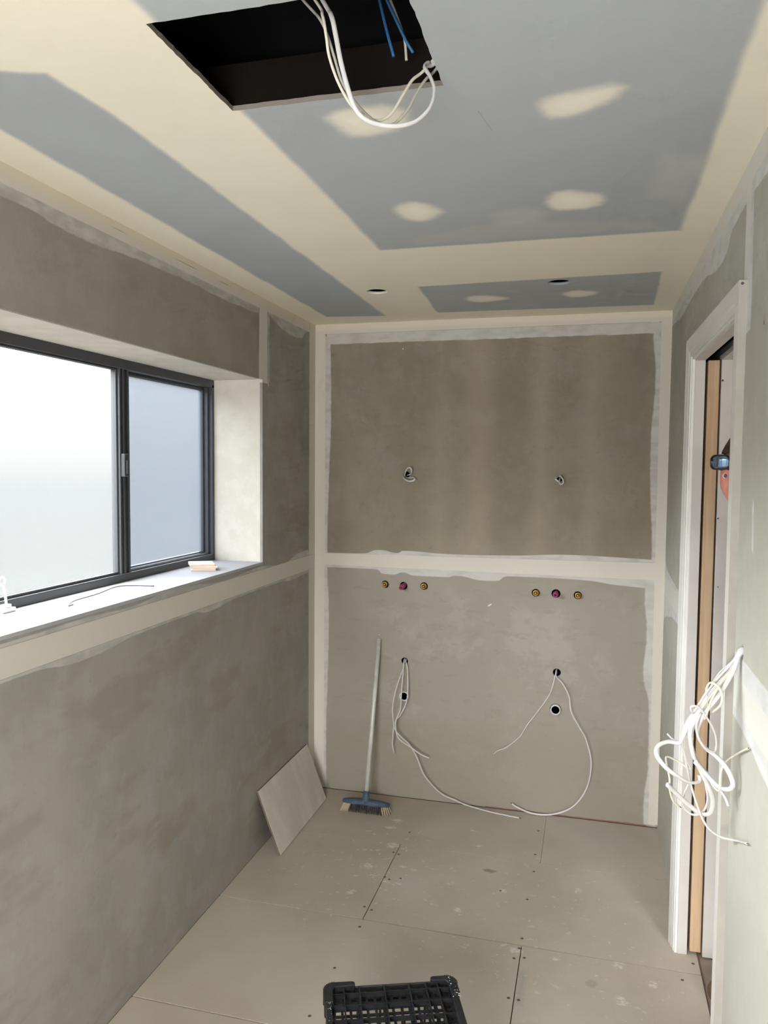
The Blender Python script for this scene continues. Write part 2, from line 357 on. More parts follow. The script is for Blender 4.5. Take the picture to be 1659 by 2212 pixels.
for pts in ([(.826, -2.222), (.99, -2.222), (.975, -2.12), (.86, -2.098), (.838, -2.14)], [(1.262, -2.17), (1.31, -2.19), (1.41, -2.205), (1.392, -2.14), (1.34, -2.105), (1.29, -2.085), (1.258, -2.12)],
            [(.818, -1.603), (.86, -1.665), (.91, -1.655), (.955, -1.575), (.93, -1.545), (.89, -1.50), (.845, -1.52)], [(1.238, -1.60), (1.28, -1.66), (1.35, -1.625), (1.392, -1.575), (1.36, -1.51), (1.28, -1.505), (1.25, -1.53)],
            [(.835, -.44), (.87, -.49), (.95, -.48), (1.022, -.41), (.95, -.37), (.87, -.36)], [(1.235, -.44), (1.29, -.50), (1.375, -.46), (1.37, -.40), (1.29, -.36)]):
    q_ = []
    for i in range(len(pts)):
        a_, b_ = pts[i], pts[(i+1) % len(pts)]
        q_ += [(a_[0]*.75+b_[0]*.25, a_[1]*.75+b_[1]*.25), (a_[0]*.25+b_[0]*.75, a_[1]*.25+b_[1]*.75)]
    pts = [((x-sum(p[0] for p in q_)/len(q_))*1.06+sum(p[0] for p in q_)/len(q_), (y-sum(p[1] for p in q_)/len(q_))*1.06+sum(p[1] for p in q_)/len(q_)) for x, y in q_]
    pm = M.poly('xy', pts, .040, .013, 17)
    M.over(pm, cp)
    cx_, cy_ = sum(p[0] for p in pts)/len(pts), sum(p[1] for p in pts)/len(pts)
    M.over(M.math('MULTIPLY', M.poly('xy', [((p[0]-cx_)*.5+cx_, (p[1]-cy_)*.5+cy_) for p in pts], .03, .01, 30), .8), (236, 230, 214))
M.over(M.math('MULTIPLY', M.poly('xy', [(1.08, -1.51), (1.17, -1.56), (1.24, -1.50), (1.2, -1.42), (1.1, -1.40)], .06, .02, 20), .35), (200, 197, 186))
M.over(M.math('MULTIPLY', M.poly('xy', [(1.51, -1.84), (1.62, -1.80), (1.6, -1.5), (1.5, -1.55)], .08, .04, 10), .3), (205, 201, 188))
M.over(M.poly('xy', [(1.697, -.006), (1.703, -.006), (1.703, .01), (1.697, .01)], .003), (70, 50, 35))
M.over(M.math('MULTIPLY', M.poly('xy', [(1.132, -2.16), (1.134, -2.16), (1.150, -2.06), (1.1485, -2.06)], .0015), .4), (110, 110, 108))
ceil_m = M.done(.05, 260)

# floor
M = Mat('floor_underlay', (176, 168, 156), .75, 0, .25)
M.start((178, 168, 154), (168, 158, 144), 2.2, .7)
M.over(M.math('MULTIPLY', M.ramp(M.noise(60, 5, .7), .52, .72), .16), (150, 141, 128))
M.over(M.math('MULTIPLY', M.ramp(M.noise(1.7, 3, off=8), .5, .65), .35), (184, 178, 168))
zone = M.mx(M.poly('xy', [(.40, -.22), (.66, -.20), (.72, -.62), (.70, -1.0), (.42, -1.0), (.40, -.6)], .2, .08, 6), M.math('MULTIPLY', M.poly('xy', [(.1, -.4), (1.65, -.4), (1.7, -1.5), (.1, -1.3)], .3), .55))
scuff = M.ramp(M.math('MULTIPLY', M.ramp(M.noise(22, 4, .6, stretch=(1, 1.6, 1), off=11), .58, .70), zone), .25, .8)
M.over(M.math('MULTIPLY', scuff, .5), (214, 208, 196))
dots = M.math('MULTIPLY', M.ramp(M.noise(45, 2, .5, off=21), .69, .74), zone)
M.over(M.math('MULTIPLY', dots, .6), (222, 217, 206))
wisp = M.ramp(M.noise(55, 4, .65, stretch=(1, 1.7, 1), off=31), .40, .60, a=.05)
def blob(x, y, r, s=1.0, c=(216, 210, 198), am=.75, asp=1.0, so=.006):
    pts = [(x+r*math.cos(a)*asp, y+r*math.sin(a)*s) for a in [i*math.pi/3 for i in range(6)]]
    M.over(M.math('MULTIPLY', M.math('MULTIPLY', M.poly('xy', pts, so*2, .016, 40), wisp if c[0] > 200 else 1.0), am), c)
for a in ((.557, -.50, .035, .8), (.49, -.70, .03, .9), (.52, -.262, .03, .7), (.50, -.335, .03, .5), (.60, -.80, .018, 1), (.49, -.91, .018, 1), (.93, -.40, .015, .7), (.88, -.26, .022, .3), (.64, -.66, .014, 1), (.86, -.74, .02, .8), (1.07, -.74, .016, 1), (1.36, -.66, .016, 1.6), (.92, -.92, .018, 1.1), (1.29, -1.12, .012, 1), (1.50, -1.10, .022, 1), (1.60, -1.17, .02, .8), (1.50, -1.28, .022, 1.2), (1.155, -1.115, .022, 1)): blob(*a)
blob(1.0, -.60, .03, .5, (128, 120, 106), .8); blob(1.41, -1.22, .02, 1, (138, 130, 118), .4)
blob(1.19, -1.30, .03, 3.2, (120, 128, 130), .35, .35, .02)
floor_m = M.done(.08, 240)
screw_m = simple('screw_recess', (84, 78, 70), .7)
sub_m = simple('subfloor_dark', (62, 54, 46), .9)
hall_floor_m = simple('hall_floor', (146, 128, 116), .85, var=(128, 112, 101), scale=8, amt=.8)
paint_m = simple('primed_timber', (214, 212, 207), .45, 0, .4, var=(206, 203, 198), scale=7, amt=.6, bump=.05, bscale=60)
edge_shade_m = simple('primed_edge_shaded', (166, 161, 152), .6, 0, .3, var=(156, 151, 143), scale=12, amt=.6)  # architrave edge, darkened to stand for its shaded side
jamb_m = simple('primed_jamb', (186, 181, 175), .5, 0, .35, var=(178, 173, 168), scale=9, amt=.6)
M = Mat('raw_timber', (176, 148, 118), .6); M.start((180, 154, 124), (160, 132, 104), 5, .9, stretch=(3, 3, .35))
M.over(M.math('MULTIPLY', M.ramp(M.noise(14, 4, .6, stretch=(4, 4, .12), off=3), .45, .6), .35), (150, 112, 80)); wood_m = M.done(.05, 90)
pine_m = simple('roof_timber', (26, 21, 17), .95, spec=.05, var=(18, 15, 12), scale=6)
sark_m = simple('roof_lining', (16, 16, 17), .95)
frame_m = simple('window_aluminium', (72, 73, 77), .42, .35, .5)
frame_light = simple('window_aluminium_track', (128, 130, 134), .35, .7, .5)
white_pl = simple('white_plastic', (228, 228, 230), .4, 0, .5)
cable_m = simple('cable_sheath_white', (205, 202, 200), .45, 0, .4, var=(192, 189, 187), scale=30, amt=.4)
cable_w = simple('cable_sheath_cream', (215, 208, 190), .45, 0, .4)
cable_g = simple('cable_sheath_grey', (176, 170, 158), .5, 0, .4)
blue_c = simple('cable_blue', (44, 92, 134), .45, 0, .4)
copper_m = simple('copper', (120, 84, 60), .4, .8)
brass_m = simple('brass', (176, 150, 88), .28, .9, .5, var=(150, 122, 66), scale=60)
pink_m = simple('magenta_cap', (138, 56, 90), .4, 0, .5); pinkd = simple('magenta_cap_dark', (92, 26, 56), .5)
pvc_m = simple('pvc_pipe', (205, 206, 203), .4, 0, .5)
black_m = simple('black_hole', (10, 10, 10), .95, 0, 0)
crate_m = simple('crate_black_plastic', (26, 27, 29), .40, 0, .4, var=(36, 37, 39), scale=25, amt=.6, bump=.2, bscale=120)
dust_m = simple('plaster_splash', (200, 198, 188), .8)
bl_m = simple('broom_blue', (60, 76, 98), .55, 0, .3, var=(86, 96, 110), scale=40, amt=.6)
hand_m = simple('broom_handle', (200, 200, 192), .4, .1, .5, var=(178, 176, 168), scale=18, amt=.6)
brd_m = simple('bristle_dark', (70, 70, 72), .8); brc_m = simple('bristle_cream', (206, 194, 164), .8)
M = Mat('porcelain_tile', (164, 156, 146), .45, 0, .4); M.start((204, 197, 187), (184, 176, 166), 3.2, .8, stretch=(1, 2.4, .7))
M.over(M.math('MULTIPLY', M.ramp(M.noise(11, 5, .7, stretch=(1, 1, 3)), .5, .66), .3), (196, 189, 180)); tile_m = M.done()
tile_edge = simple('tile_edge', (110, 92, 80), .8)
chip_top = simple('sample_glaze', (232, 228, 226), .25, 0, .5); chip_body = simple('sample_body', (214, 188, 166), .8)

# frosted glass: part of the daylight passes straight, part is scattered
def glass(name, tint, t_straight, scat):
    m_ = bpy.data.materials.new(name); m_.use_nodes = True; t = m_.node_tree; n = t.nodes; n.clear()
    out = n.new('ShaderNodeOutputMaterial'); tr = n.new('ShaderNodeBsdfTransparent'); tr.inputs[0].default_value = tint+(1,)
    tl = n.new('ShaderNodeBsdfTranslucent'); tl.inputs[0].default_value = scat+(1,)
    gl_ = n.new('ShaderNodeBsdfGlossy'); gl_.inputs['Roughness'].default_value = .35; gl_.inputs[0].default_value = (.8, .8, .8, 1)
    m1 = n.new('ShaderNodeMixShader'); m1.inputs[0].default_value = t_straight; t.links.new(tl.outputs[0], m1.inputs[1]); t.links.new(tr.outputs[0], m1.inputs[2])
    m2 = n.new('ShaderNodeMixShader'); fr = n.new('ShaderNodeLayerWeight'); fr.inputs[0].default_value = .25
    mu = n.new('ShaderNodeMath'); mu.operation = 'MULTIPLY'; mu.inputs[1].default_value = .12; t.links.new(fr.outputs['Fresnel'], mu.inputs[0]); t.links.new(mu.outputs[0], m2.inputs[0])
    t.links.new(m1.outputs[0], m2.inputs[1]); t.links.new(gl_.outputs[0], m2.inputs[2]); t.links.new(m2.outputs[0], out.inputs[0])
    return m_
glass_l = glass('frosted_glass', (.96, .98, .97), .88, (.10, .10, .10))
glass_r = glass('frosted_glass_double', (.78, .82, .87), .52, (.085, .09, .098))

# ================================================================== the room
ST = dict(kind='structure')
YB = -4.95
# floor: underlay sheets with real gaps over the subfloor
bm = bmesh.new()
box(bm, (-.30, YB-.1, -.04), (1.765, .1, -.0085), 1)
g = .0013
xe = 1.765
rows = [(0, -.4775, [1.20]), (-.4775, -1.0765, [.587]), (-1.0765, -1.675, [1.172]), (-1.675, -2.275, [.587]), (-2.275, -2.875, [1.172]), (-2.875, -3.475, [.587]), (-3.475, -4.075, [1.172]), (-4.075, YB, [.587])]
for i, (ya, yb, xs) in enumerate(rows):
    X = [0]+xs+[xe]
    g = .0013 if i < 1 else .0026
    gx = min(g, .0016) if i else g*.4
    gy = g*(1 if i != 0 else .6)
    for a, b in zip(X, X[1:]): box(bm, (a+gx, yb+gy, -.010), (b-gx, ya-gy, 0), 0)
scr = [(1.173, -.181), (1.173, -.409), (1.178, -.556), (1.168, -.775), (1.170, -1.035), (1.153, -1.156), (1.187, -1.144), (1.155, -1.362), (1.187, -1.363), (.570, -.996), (.602, -1.01), (.590, -.767), (.612, -.78), (.576, -1.371), (.575, -1.608), (.590, -1.125), (1.06, -.742), (1.745, -1.02), (1.70, -1.12), (1.15, -1.60), (1.185, -1.61), (.574, -.56), (.60, -.57), (1.165, -1.095), (1.71, -1.50), (.60, -.36), (.655, -.76)]
for x, y in scr:
    M_ = Matrix.Translation((x, y, .0004))
    n0 = len(bm.faces)
    vs = [bm.verts.new(M_ @ Vector((.0055*math.cos(a*math.pi/5), .0055*math.sin(a*math.pi/5), 0))) for a in range(10)]
    f = bm.faces.new(vs); f.material_index = 2
mesh_obj('floor', bm, [floor_m, sub_m, screw_m], **ST)

# back wall with drilled holes
TAPS = [(.378, 1.091), (.579, 1.091), (1.127, 1.085), (1.323, 1.083)]; CAPS = [(.474, 1.088), (1.222, 1.086)]
HOLES = [(.483, .706), (1.234, .705)]; DRAINS = [(.482, .525), (1.232, .525)]; COILS = [(.484, 1.646), (1.230, 1.636)]
wb = mesh_obj('wall_back', B(((-.35, 0, -.03), (1.95, .012, 2.6))), back_m, **ST)
def drill(o, pts, rads, axis='y', seg=20, depth=.06, base=0):
    bm = bmesh.new()
    for (a, b), r in zip(pts, rads):
        R_ = Matrix.Rotation(math.pi/2, 4, 'X') if axis == 'y' else (Matrix.Rotation(math.pi/2, 4, 'Y') if axis == 'x' else Matrix())
        loc = (a, base, b) if axis == 'y' else ((base, a, b) if axis == 'x' else (a, b, base))
        lathe([(0, -depth), (r, -depth), (r, depth), (0, depth)], Matrix.Translation(loc) @ R_, seg, bm)
    cut(o, bm)
drill(wb, TAPS+CAPS+HOLES+DRAINS+COILS, [.019]*4+[.020, .021]+[.0175, .019]+[.026, .0275]+[.016, .015])
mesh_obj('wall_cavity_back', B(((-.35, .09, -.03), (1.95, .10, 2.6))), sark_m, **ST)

# left wall (four slabs around the window opening)
lb = B(((-.012, YB, 0), (0, 0, WZ0)), ((-.012, YB, WZ1), (0, 0, 2.41)), ((-.012, WY0, WZ0), (0, 0, WZ1)), ((-.012, YB, WZ0), (0, WY1, WZ1)))
mesh_obj('wall_left', lb, left_m, **ST)
ob = B(((-.30, YB, -.03), (-.29, .012, WZ0-.01)), ((-.30, YB, WZ1+.01), (-.29, .012, 2.6)), ((-.30, WY0+.01, 0), (-.29, .012, 2.5)), ((-.30, YB, 0), (-.29, WY1-.01, 2.5)))
mesh_obj('wall_left_outer', ob, sub_m, **ST)
# window
win = empty('window_1', (-.23, WY0, WZ0), **ST)
IV = Matrix.Translation((.23, -WY0, -WZ0))
def wobj(name, bm, mat, **t):
    bmesh.ops.transform(bm, matrix=IV, verts=bm.verts); return mesh_obj(name, bm, mat, win, **t)
rj = bmesh.new()
box(rj, (-.30, WY1-.012, WZ1), (-.0122, WY0+.012, WZ1+.010)); 
box(rj, (-.30, WY0, WZ0-.01), (-.0122, WY0+.010, WZ1)); box(rj, (-.30, WY1-.010, WZ0-.01), (-.0122, WY1, WZ1))
wobj('reveal', rj, reveal_m)
wobj('sill', B(((-.30, WY1, WZ0-.010), (.0015, WY0, WZ0+.0005))), sill_m)
FXo = -.228
fr = bmesh.new()
def fbox(bm, y0, y1, z0, z1, x0, x1): box(bm, (x0, min(y0, y1), z0), (x1, max(y0, y1), z1))
FT, FBt, FS = .034, .034, .030
fbox(fr, WY1, WY0, WZ1-FT, WZ1, -.29, FXo); fbox(fr, WY1, WY0, WZ0, WZ0+FBt*.8, -.29, FXo)
fbox(fr, WY0-FS*.6, WY0, WZ0+.02, WZ1-.02, -.29, FXo); fbox(fr, WY1, WY1+FS*.6, WZ0+.02, WZ1-.02, -.29, FXo)
fbox(fr, WY0-FS, WY0, WZ0+.02, WZ1-.02, -.29, FXo-.016); fbox(fr, WY1, WY1+FS, WZ0+.02, WZ1-.02, -.29, FXo-.016)
fbox(fr, WY1, WY0, WZ0+.02, WZ0+FBt+.004, -.262, -.250)
wobj('window_frame', bevel(fr, .0015, 1), frame_m)
def sash(y0, y1, x, names, gmat, rl=.030, rr=.022, rb=.008, rt=.012):
    a, b = min(y0, y1), max(y0, y1); bm = bmesh.new(); z0, z1 = WZ0+FBt, WZ1-FT
    fbox(bm, a, a+rl, z0, z1, x-.011, x+.011); fbox(bm, b-rr, b, z0, z1, x-.011, x+.011)
    fbox(bm, a, b, z0, z0+rb, x-.011, x+.011); fbox(bm, a, b, z1-rt, z1, x-.011, x+.011)
    s_ = wobj('sash', bevel(bm, .0015, 1), frame_m)
    g_ = mesh_obj('pane', B(((x-.0025, a+.004, z0+.002), (x+.0025, b-.004, z1-.002))), gmat, s_)
    g_.data.transform(IV); return s_
s1 = sash(-2.37, -1.345, -.250, None, glass_l, .025, .022, .004, .006)
s2 = sash(-1.332, WY0-.02, -.273, None, glass_r, .020, .020)
s3 = sash(WY1+.012, -2.35, -.273, None, glass_r, .020, .020)
mu = bmesh.new()          # meeting stiles with grooves
for y0, y1, x0, x1 in ((-1.360, -1.352, -.262, -.230), (-1.352, -1.338, -.262, -.236), (-1.338, -1.330, -.262, -.230), (-1.330, -1.305, -.284, -.240), (-1.305, -1.298, -.284, -.232)):
    fbox(mu, y0, y1, WZ0+.028, WZ1-.030, x0, x1)
wobj('mullion', bevel(mu, .001, 1), frame_m)
tr = B(((-.2365, WY1+.02, WZ0+.0272), (-.2290, WY0-.02, WZ0+.0290)), ((-.247, WY1+.02, WZ0+.0272), (-.2445, WY0-.02, WZ0+.037)))
wobj('track', tr, frame_light)
lk = bmesh.new(); fbox(lk, -1.356, -1.330, 1.640, 1.722, -.232, -.214); fbox(lk, -1.350, -1.340, 1.650, 1.70, -.214, -.208)
wobj('latch', bevel(lk, .004, 2), simple('latch_grey', (62, 63, 68), .5, .1))
fb = bmesh.new()
for z in (1.93, 1.37): fbox(fb, -1.296, -1.280, z-.014, z+.014, -.262, -.256)
wobj('fly_clip', bevel(fb, .003, 1), frame_light)
# small white winder on the frame at the left
wd = bmesh.new()
hp = at(6, 1302, 'x', -.222)
box(wd, (-.228, hp.y-.030, WZ0+.001), (-.196, hp.y+.022, WZ0+.012))
box(wd, (-.222, hp.y-.016, WZ0+.012), (-.202, hp.y+.012, WZ0+.022))
tube([(-.212, hp.y+.002, WZ0+.02), (-.212, hp.y-.001, WZ0+.05), (-.212, hp.y-.008, WZ0+.078)], .0045, .003, 8, 4, wd)
ring = [(-.212, hp.y-.012+.011*math.cos(a), WZ0+.089+.011*math.sin(a)) for a in [i*math.pi/8 for i in range(17)]]
tube(ring, .0035, None, 6, 1, wd, smooth_path=False)
mesh_obj('window_winder', bevel(wd, .002, 1), white_pl, label='small white plastic winder with ring top standing on the grey window frame', category='winder')

# ceiling with access opening and two downlight holes
ce = mesh_obj('ceiling', B(((-.30, YB, 2.4), (1.90, .012, 2.410))), ceil_m, **ST)
hc = bmesh.new()
hp_ = [(.652, -2.277), (.652, -2.594), (1.083, -2.594), (1.085, -2.277)]
def ragged(p, q, n, a):
    out = []
    for i in range(n):
        t = i/n; x = p[0]+(q[0]-p[0])*t; y = p[1]+(q[1]-p[1])*t
        if i: x += random.uniform(-a, a); y += random.uniform(-a, a)
        out.append((x, y))
    return out
pl = []
for i in range(4): pl += ragged(hp_[i], hp_[(i+1) % 4], 26, .0012)
extrude_poly(pl, 2.35, 2.45, hc)
cut(ce, hc)
ce.data.materials.append(simple('gypsum_core', (128, 119, 108), .95, bump=.3, bscale=300))
for p_ in ce.data.polygons:
    if abs(p_.normal.z) < .5 and .6 < p_.center.x < 1.12 and -2.65 < p_.center.y < -2.2: p_.material_index = 1
drill(ce, [(.506, -.654), (1.2345, -.650)], [.043, .042], 'z', 32, .04, 2.4)
# roof space
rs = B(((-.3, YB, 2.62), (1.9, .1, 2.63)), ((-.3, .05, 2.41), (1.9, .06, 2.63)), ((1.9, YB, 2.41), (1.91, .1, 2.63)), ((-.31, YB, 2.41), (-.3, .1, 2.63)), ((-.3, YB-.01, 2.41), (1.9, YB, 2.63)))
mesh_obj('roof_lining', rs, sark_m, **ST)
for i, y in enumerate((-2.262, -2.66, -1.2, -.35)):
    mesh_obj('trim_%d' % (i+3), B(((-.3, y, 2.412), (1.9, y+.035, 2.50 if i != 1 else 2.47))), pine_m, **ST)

# rear wall, with an unseen window added behind the camera for light
RW = (.25, 1.45, .95, 2.05)
mesh_obj('wall_rear', B(((-.3, YB-.1, 0), (RW[0], YB, 2.41)), ((RW[1], YB-.1, 0), (2.0, YB, 2.41)), ((RW[0], YB-.1, 0), (RW[1], YB, RW[2])), ((RW[0], YB-.1, RW[3]), (RW[1], YB, 2.41))), right_m, **ST)
w2 = bmesh.new()
for a, b in (((RW[0], YB-.07, RW[2]), (RW[1], YB-.03, RW[2]+.04)), ((RW[0], YB-.07, RW[3]-.04), (RW[1], YB-.03, RW[3])), ((RW[0], YB-.07, RW[2]), (RW[0]+.04, YB-.03, RW[3])), ((RW[1]-.04, YB-.07, RW[2]), (RW[1], YB-.03, RW[3])), ((.83, YB-.07, RW[2]), (.87, YB-.03, RW[3]))): box(w2, a, b)
mesh_obj('added_window', w2, frame_m, **ST)

# right wall: two skins with the door pocket between them
DO = Vector((1.675, -.925, 0)); DU = Vector((.0120, -.99993, 0)); DV = Vector((.99993, .0120, 0))
def D(u, v, z): return DO + DU*u + DV*v + Vector((0, 0, z))
DM = Matrix(((DU.x, DV.x, 0, DO.x), (DU.y, DV.y, 0, DO.y), (0, 0, 1, 0), (0, 0, 0, 1)))
OY0, OY1, OZ = -.965, -1.725, 2.085
YZX = Matrix(((0, 0, 1, 0), (1, 0, 0, 0), (0, 1, 0, 0), (0, 0, 0, 1)))
rw = extrude_poly([(YB, -.008), (OY1, -.008), (OY1, OZ), (OY0, OZ), (OY0, -.008), (0.0, -.008), (0.0, 2.41), (YB, 2.41)], W, W+.010, None, YZX)
bmesh.ops.recalc_face_normals(rw, faces=rw.faces)
wr = mesh_obj('wall_right', rw, right_m, **ST)
RH = at(1603, 1408, 'x', W)
drill(wr, [(RH.y, RH.z)], [.018], 'x', 16, .05, W)
mesh_obj('wall_hall_side', B(((1.805, OY0, 0), (1.815, .1, 2.6)), ((1.805, YB, 0), (1.815, OY1, 2.41)), ((1.805, OY1, OZ), (1.815, OY0, 2.41))), right_m, **ST)
mesh_obj('wall_stud', B(((1.722, OY1-.05, 0), (1.803, OY1-.015, 2.4)), ((1.722, OY1, 2.14), (1.803, -.02, 2.18)), ((1.722, -.06, 0), (1.803, -.02, 2.14))), pine_m, **ST)

# sliding door in its pocket
dr = empty('door_1', DO, **ST)
def dobj(name, bm, mat, parent=None, **t):
    bmesh.ops.transform(bm, matrix=Matrix.Translation(-DO) @ DM, verts=bm.verts)
    bmesh.ops.recalc_face_normals(bm, faces=bm.faces)
    return mesh_obj(name, bm, mat, parent or dr, **t)
UN = .782   # opening side of the near jamb
dobj('door_leaf', bevel(B(((-.75, .0625, .014), (.050, .0985, 2.045))), .0015, 1), wood_m)
dobj('jamb', bevel(B(((-.0, .022, 0), (.0505, .0545, 2.05))), .0015, 1), jamb_m)
dobj('jamb', bevel(B(((-.0, .104, 0), (.050, .142, 2.05))), .0015, 1), jamb_m)
dobj('jamb', bevel(B(((UN, .022, 0), (UN+.018, .142, 2.05))), .0015, 1), jamb_m)
dobj('head_jamb', bevel(B(((0, .022, 2.045), (UN+.018, .0545, 2.065))), .0015, 1), jamb_m)
dobj('head_jamb', bevel(B(((0, .104, 2.045), (UN+.018, .142, 2.065))), .0015, 1), jamb_m)
dobj('track', B(((-.7, .066, 2.075), (UN, .095, 2.10))), black_m)
# stepped architrave: (distance from the opening edge outwards, depth of the face)
PROF = [(0.0, .040), (0.0, .014), (.004, .0125), (.0055, .0150), (.008, .0150), (.009, .0095), (.024, .008), (.030, .0055), (.058, .0015), (.064, .0), (.070, .001), (.072, .004), (.072, .040)]
def architrave(u0, u1, zt, side=1, v0=0.0):
    """mitred around three sides; u0/u1 opening edges, zt head edge"""
    bm = bmesh.new(); cols = []
    for w_, d_ in PROF:
        w2_ = w_; v = v0+(d_ if side > 0 else -d_)
        vn = v0+(max(d_, .0062) if side > 0 else -d_)     # the near leg is planed a little thinner
        cols.append([bm.verts.new(c) for c in ((u0-w2_, v, 0), (u0-w2_, v, zt+w2_), (u1+w2_, vn, zt+w2_), (u1+w2_, vn, 0))])
    for a, b in zip(cols, cols[1:]):
        for k_ in range(3): bm.faces.new((a[k_], a[k_+1], b[k_+1], b[k_]))
    for k_ in (0, 3): bm.faces.new([c[k_] for c in cols])
    a, b = cols[-1], cols[0]
    for k_ in range(3): bm.faces.new((a[k_], a[k_+1], b[k_+1], b[k_]))
    ed = set(v for c in cols[-2:] for v in c)          # square outer edge, its shade put into a darker colour
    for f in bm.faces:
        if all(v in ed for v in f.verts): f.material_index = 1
    return bm
ar = mesh_obj('trim_1', architrave(.046, UN+.004, 2.050), [paint_m, edge_shade_m], **ST); ar.data.transform(DM); bmesh_fix(ar)
ar = mesh_obj('trim_2', architrave(.046, UN+.004, 2.050, -1, .180), paint_m, **ST); ar.data.transform(DM); bmesh_fix(ar)

bm = bmesh.new()
for px_, py_, r_ in ((1561, 822, .0035), (1551, 1120, .0028), (1551, 1268, .002)):
    q_ = at(px_, py_, 'y', (DO+DU*.0505).y)
    lathe([(r_, 0), (r_*.8, .0006), (0, .0006)], Matrix.Translation((q_.x, q_.y+.0002, q_.z)) @ Matrix.Rotation(math.pi/2, 4, 'X'), 10, bm)
bm.transform(Matrix.Translation(-DO)); mesh_obj('screw', bm, screw_m, dr)
q_ = at(1604, 612, 'y', (DO+DU*.859).y)
bm = lathe([(.0035, 0), (.003, .0008), (0, .0008)], Matrix.Translation(q_) @ Matrix.Rotation(math.pi/2, 4, 'X'), 10)
bm.transform(Matrix.Translation(-DO)); mesh_obj('screw', bm, screw_m, dr)

# hall beyond the doorway
mesh_obj('floor_hall', B(((1.765, -4.95, -.03), (3.6, .6, -.008))), hall_floor_m, **ST)
mesh_obj('wall_hall', B(((3.6, -4.95, 0), (3.7, .6, 2.5)), ((1.8, .5, 0), (3.6, .6, 2.5))), simple('hall_plaster', (190, 184, 172), .85), **ST)
mesh_obj('ceiling_hall', B(((1.9, -4.95, 2.4), (3.6, .6, 2.42))), simple('hall_ceiling', (205, 202, 194), .85), **ST)

# ================================================================== things
def tag(o, label, cat, group=None):
    o['label'] = label; o['category'] = cat
    if group: o['group'] = group
    return o
def thing(name, loc, label, cat, group=None):
    return tag(empty(name, loc), label, cat, group)
def part(name, bm, mat, par, **t):
    """world-space mesh hung under its thing (keeps its place)"""
    o = mesh_obj(name, bm, mat, None, **t)
    p = par; off = Vector((0, 0, 0))
    while p is not None: off += p.location; p = p.parent
    o.data.transform(Matrix.Translation(-off)); o.parent = par
    return o

# ---- brass tap bodies and capped pipes in the back wall
FACE = Matrix.Rotation(math.pi/2, 4, 'X')          # local +z -> -y (into the room)
tap_lab = ['brass tap body left of the left magenta capped pipe on the back wall', 'brass tap body right of the left magenta capped pipe on the back wall',
           'brass tap body left of the right magenta capped pipe on the back wall', 'brass tap body right of the right magenta capped pipe on the back wall']
for (x, z), lb_ in zip(TAPS, tap_lab):
    t = thing('tap_body', (x, 0, z), lb_, 'tap fitting', 'brass tap bodies')
    Mx = Matrix.Translation((x+.001, 0, z+.001)) @ FACE
    part('body', lathe([(.008, -.04), (.0135, -.04), (.0135, .004), (.0145, .006), (.0145, .016), (.0125, .018), (.0095, .018), (.0095, .012), (.0, .012)], Mx, 24), brass_m, t)
    bm = lathe([(.0055, .011), (.0055, .024), (.0045, .026), (0, .026)], Mx, 8)
    part('spindle', bm, brass_m, t)
for (x, z), dx, dz, lb_ in zip(CAPS, (-.10, -.03), (-.14, -.05), ('pipe with magenta plastic cap between the left pair of brass taps', 'pipe with magenta plastic cap between the right pair of brass taps')):
    t = thing('capped_pipe', (x, 0, z), lb_, 'pipe', 'magenta capped pipes')
    d = Vector((dx, -1, dz)).normalized(); q = Vector((0, 0, 1)).rotation_difference(d).to_matrix().to_4x4()
    Mx = Matrix.Translation((x, 0, z)) @ q
    part('pipe', lathe([(.0105, -.04), (.0105, .018), (0, .018)], Mx, 20), pink_m, t)
    c_ = part('cap', lathe([(.0135, .010), (.0142, .014), (.0142, .020), (.0115, .022), (.0115, .040), (.0105, .042), (.0060, .042), (.0060, .034), (0, .034)], Mx, 24), pink_m, t)
    part('plug', lathe([(.0058, .036), (.0036, .038), (0, .038)], Mx, 12), pinkd, c_)
# ---- drain pipes
for (x, z), out, lb_ in zip(DRAINS, (.004, .014), ('white waste pipe stub behind the hanging cables at the left', 'white waste pipe stub below the right cable hole')):
    t = thing('waste_pipe', (x, 0, z), lb_, 'pipe', 'waste pipe stubs')
    Mx = Matrix.Translation((x, 0, z)) @ FACE
    part('pipe', lathe([(.019, -.05), (.0245, -.05), (.0245, out-.001), (.0235, out), (.0200, out), (.019, out-.001), (.019, -.05)], Mx, 32), pvc_m, t)
    part('inner_shade', lathe([(.0188, out-.004), (.0188, -.05), (0, -.05)], Mx, 24), black_m, t, label='black lining standing for the shade inside the pipe')  # black surface paints the shade within the white pipe

# ---- cables
def pc(ox, oy, k_):
    return lambda u, v: (ox+u/k_, oy+v/k_)
C6 = pc(780, 1160, 2.9625); C7 = pc(540, 1560, 2.676); C3 = pc(830, 970, 3.858); C1 = pc(300, 0, 2.37); C5 = pc(1380, 1340, 3.95); C0 = lambda u, v: (u, v)
def wy(f, u, v, y): return at(*f(u, v), 'y', y)
def cable(label, pts, mat, r=.0030, r2=None, group=None, name='cable', cat='cable', n=8, tip=None, twist=0):
    bm = tube(pts, r, r2, 10, n, twist=twist)
    if tip is None:
        return tag(mesh_obj(name, bm, mat), label, cat, group)
    t = thing(name, pts[0], label, cat, group)
    part('sheath', bm, mat, t)
    P = catmull(pts, n); a, b = P[-1], P[-1]+(P[-1]-P[-2]).normalized()*tip
    part('wire_end', tube([a-(b-a)*.3, b], min(r, r2 or r)*.5, None, 8, 1, smooth_path=False), copper_m, t)
    return t
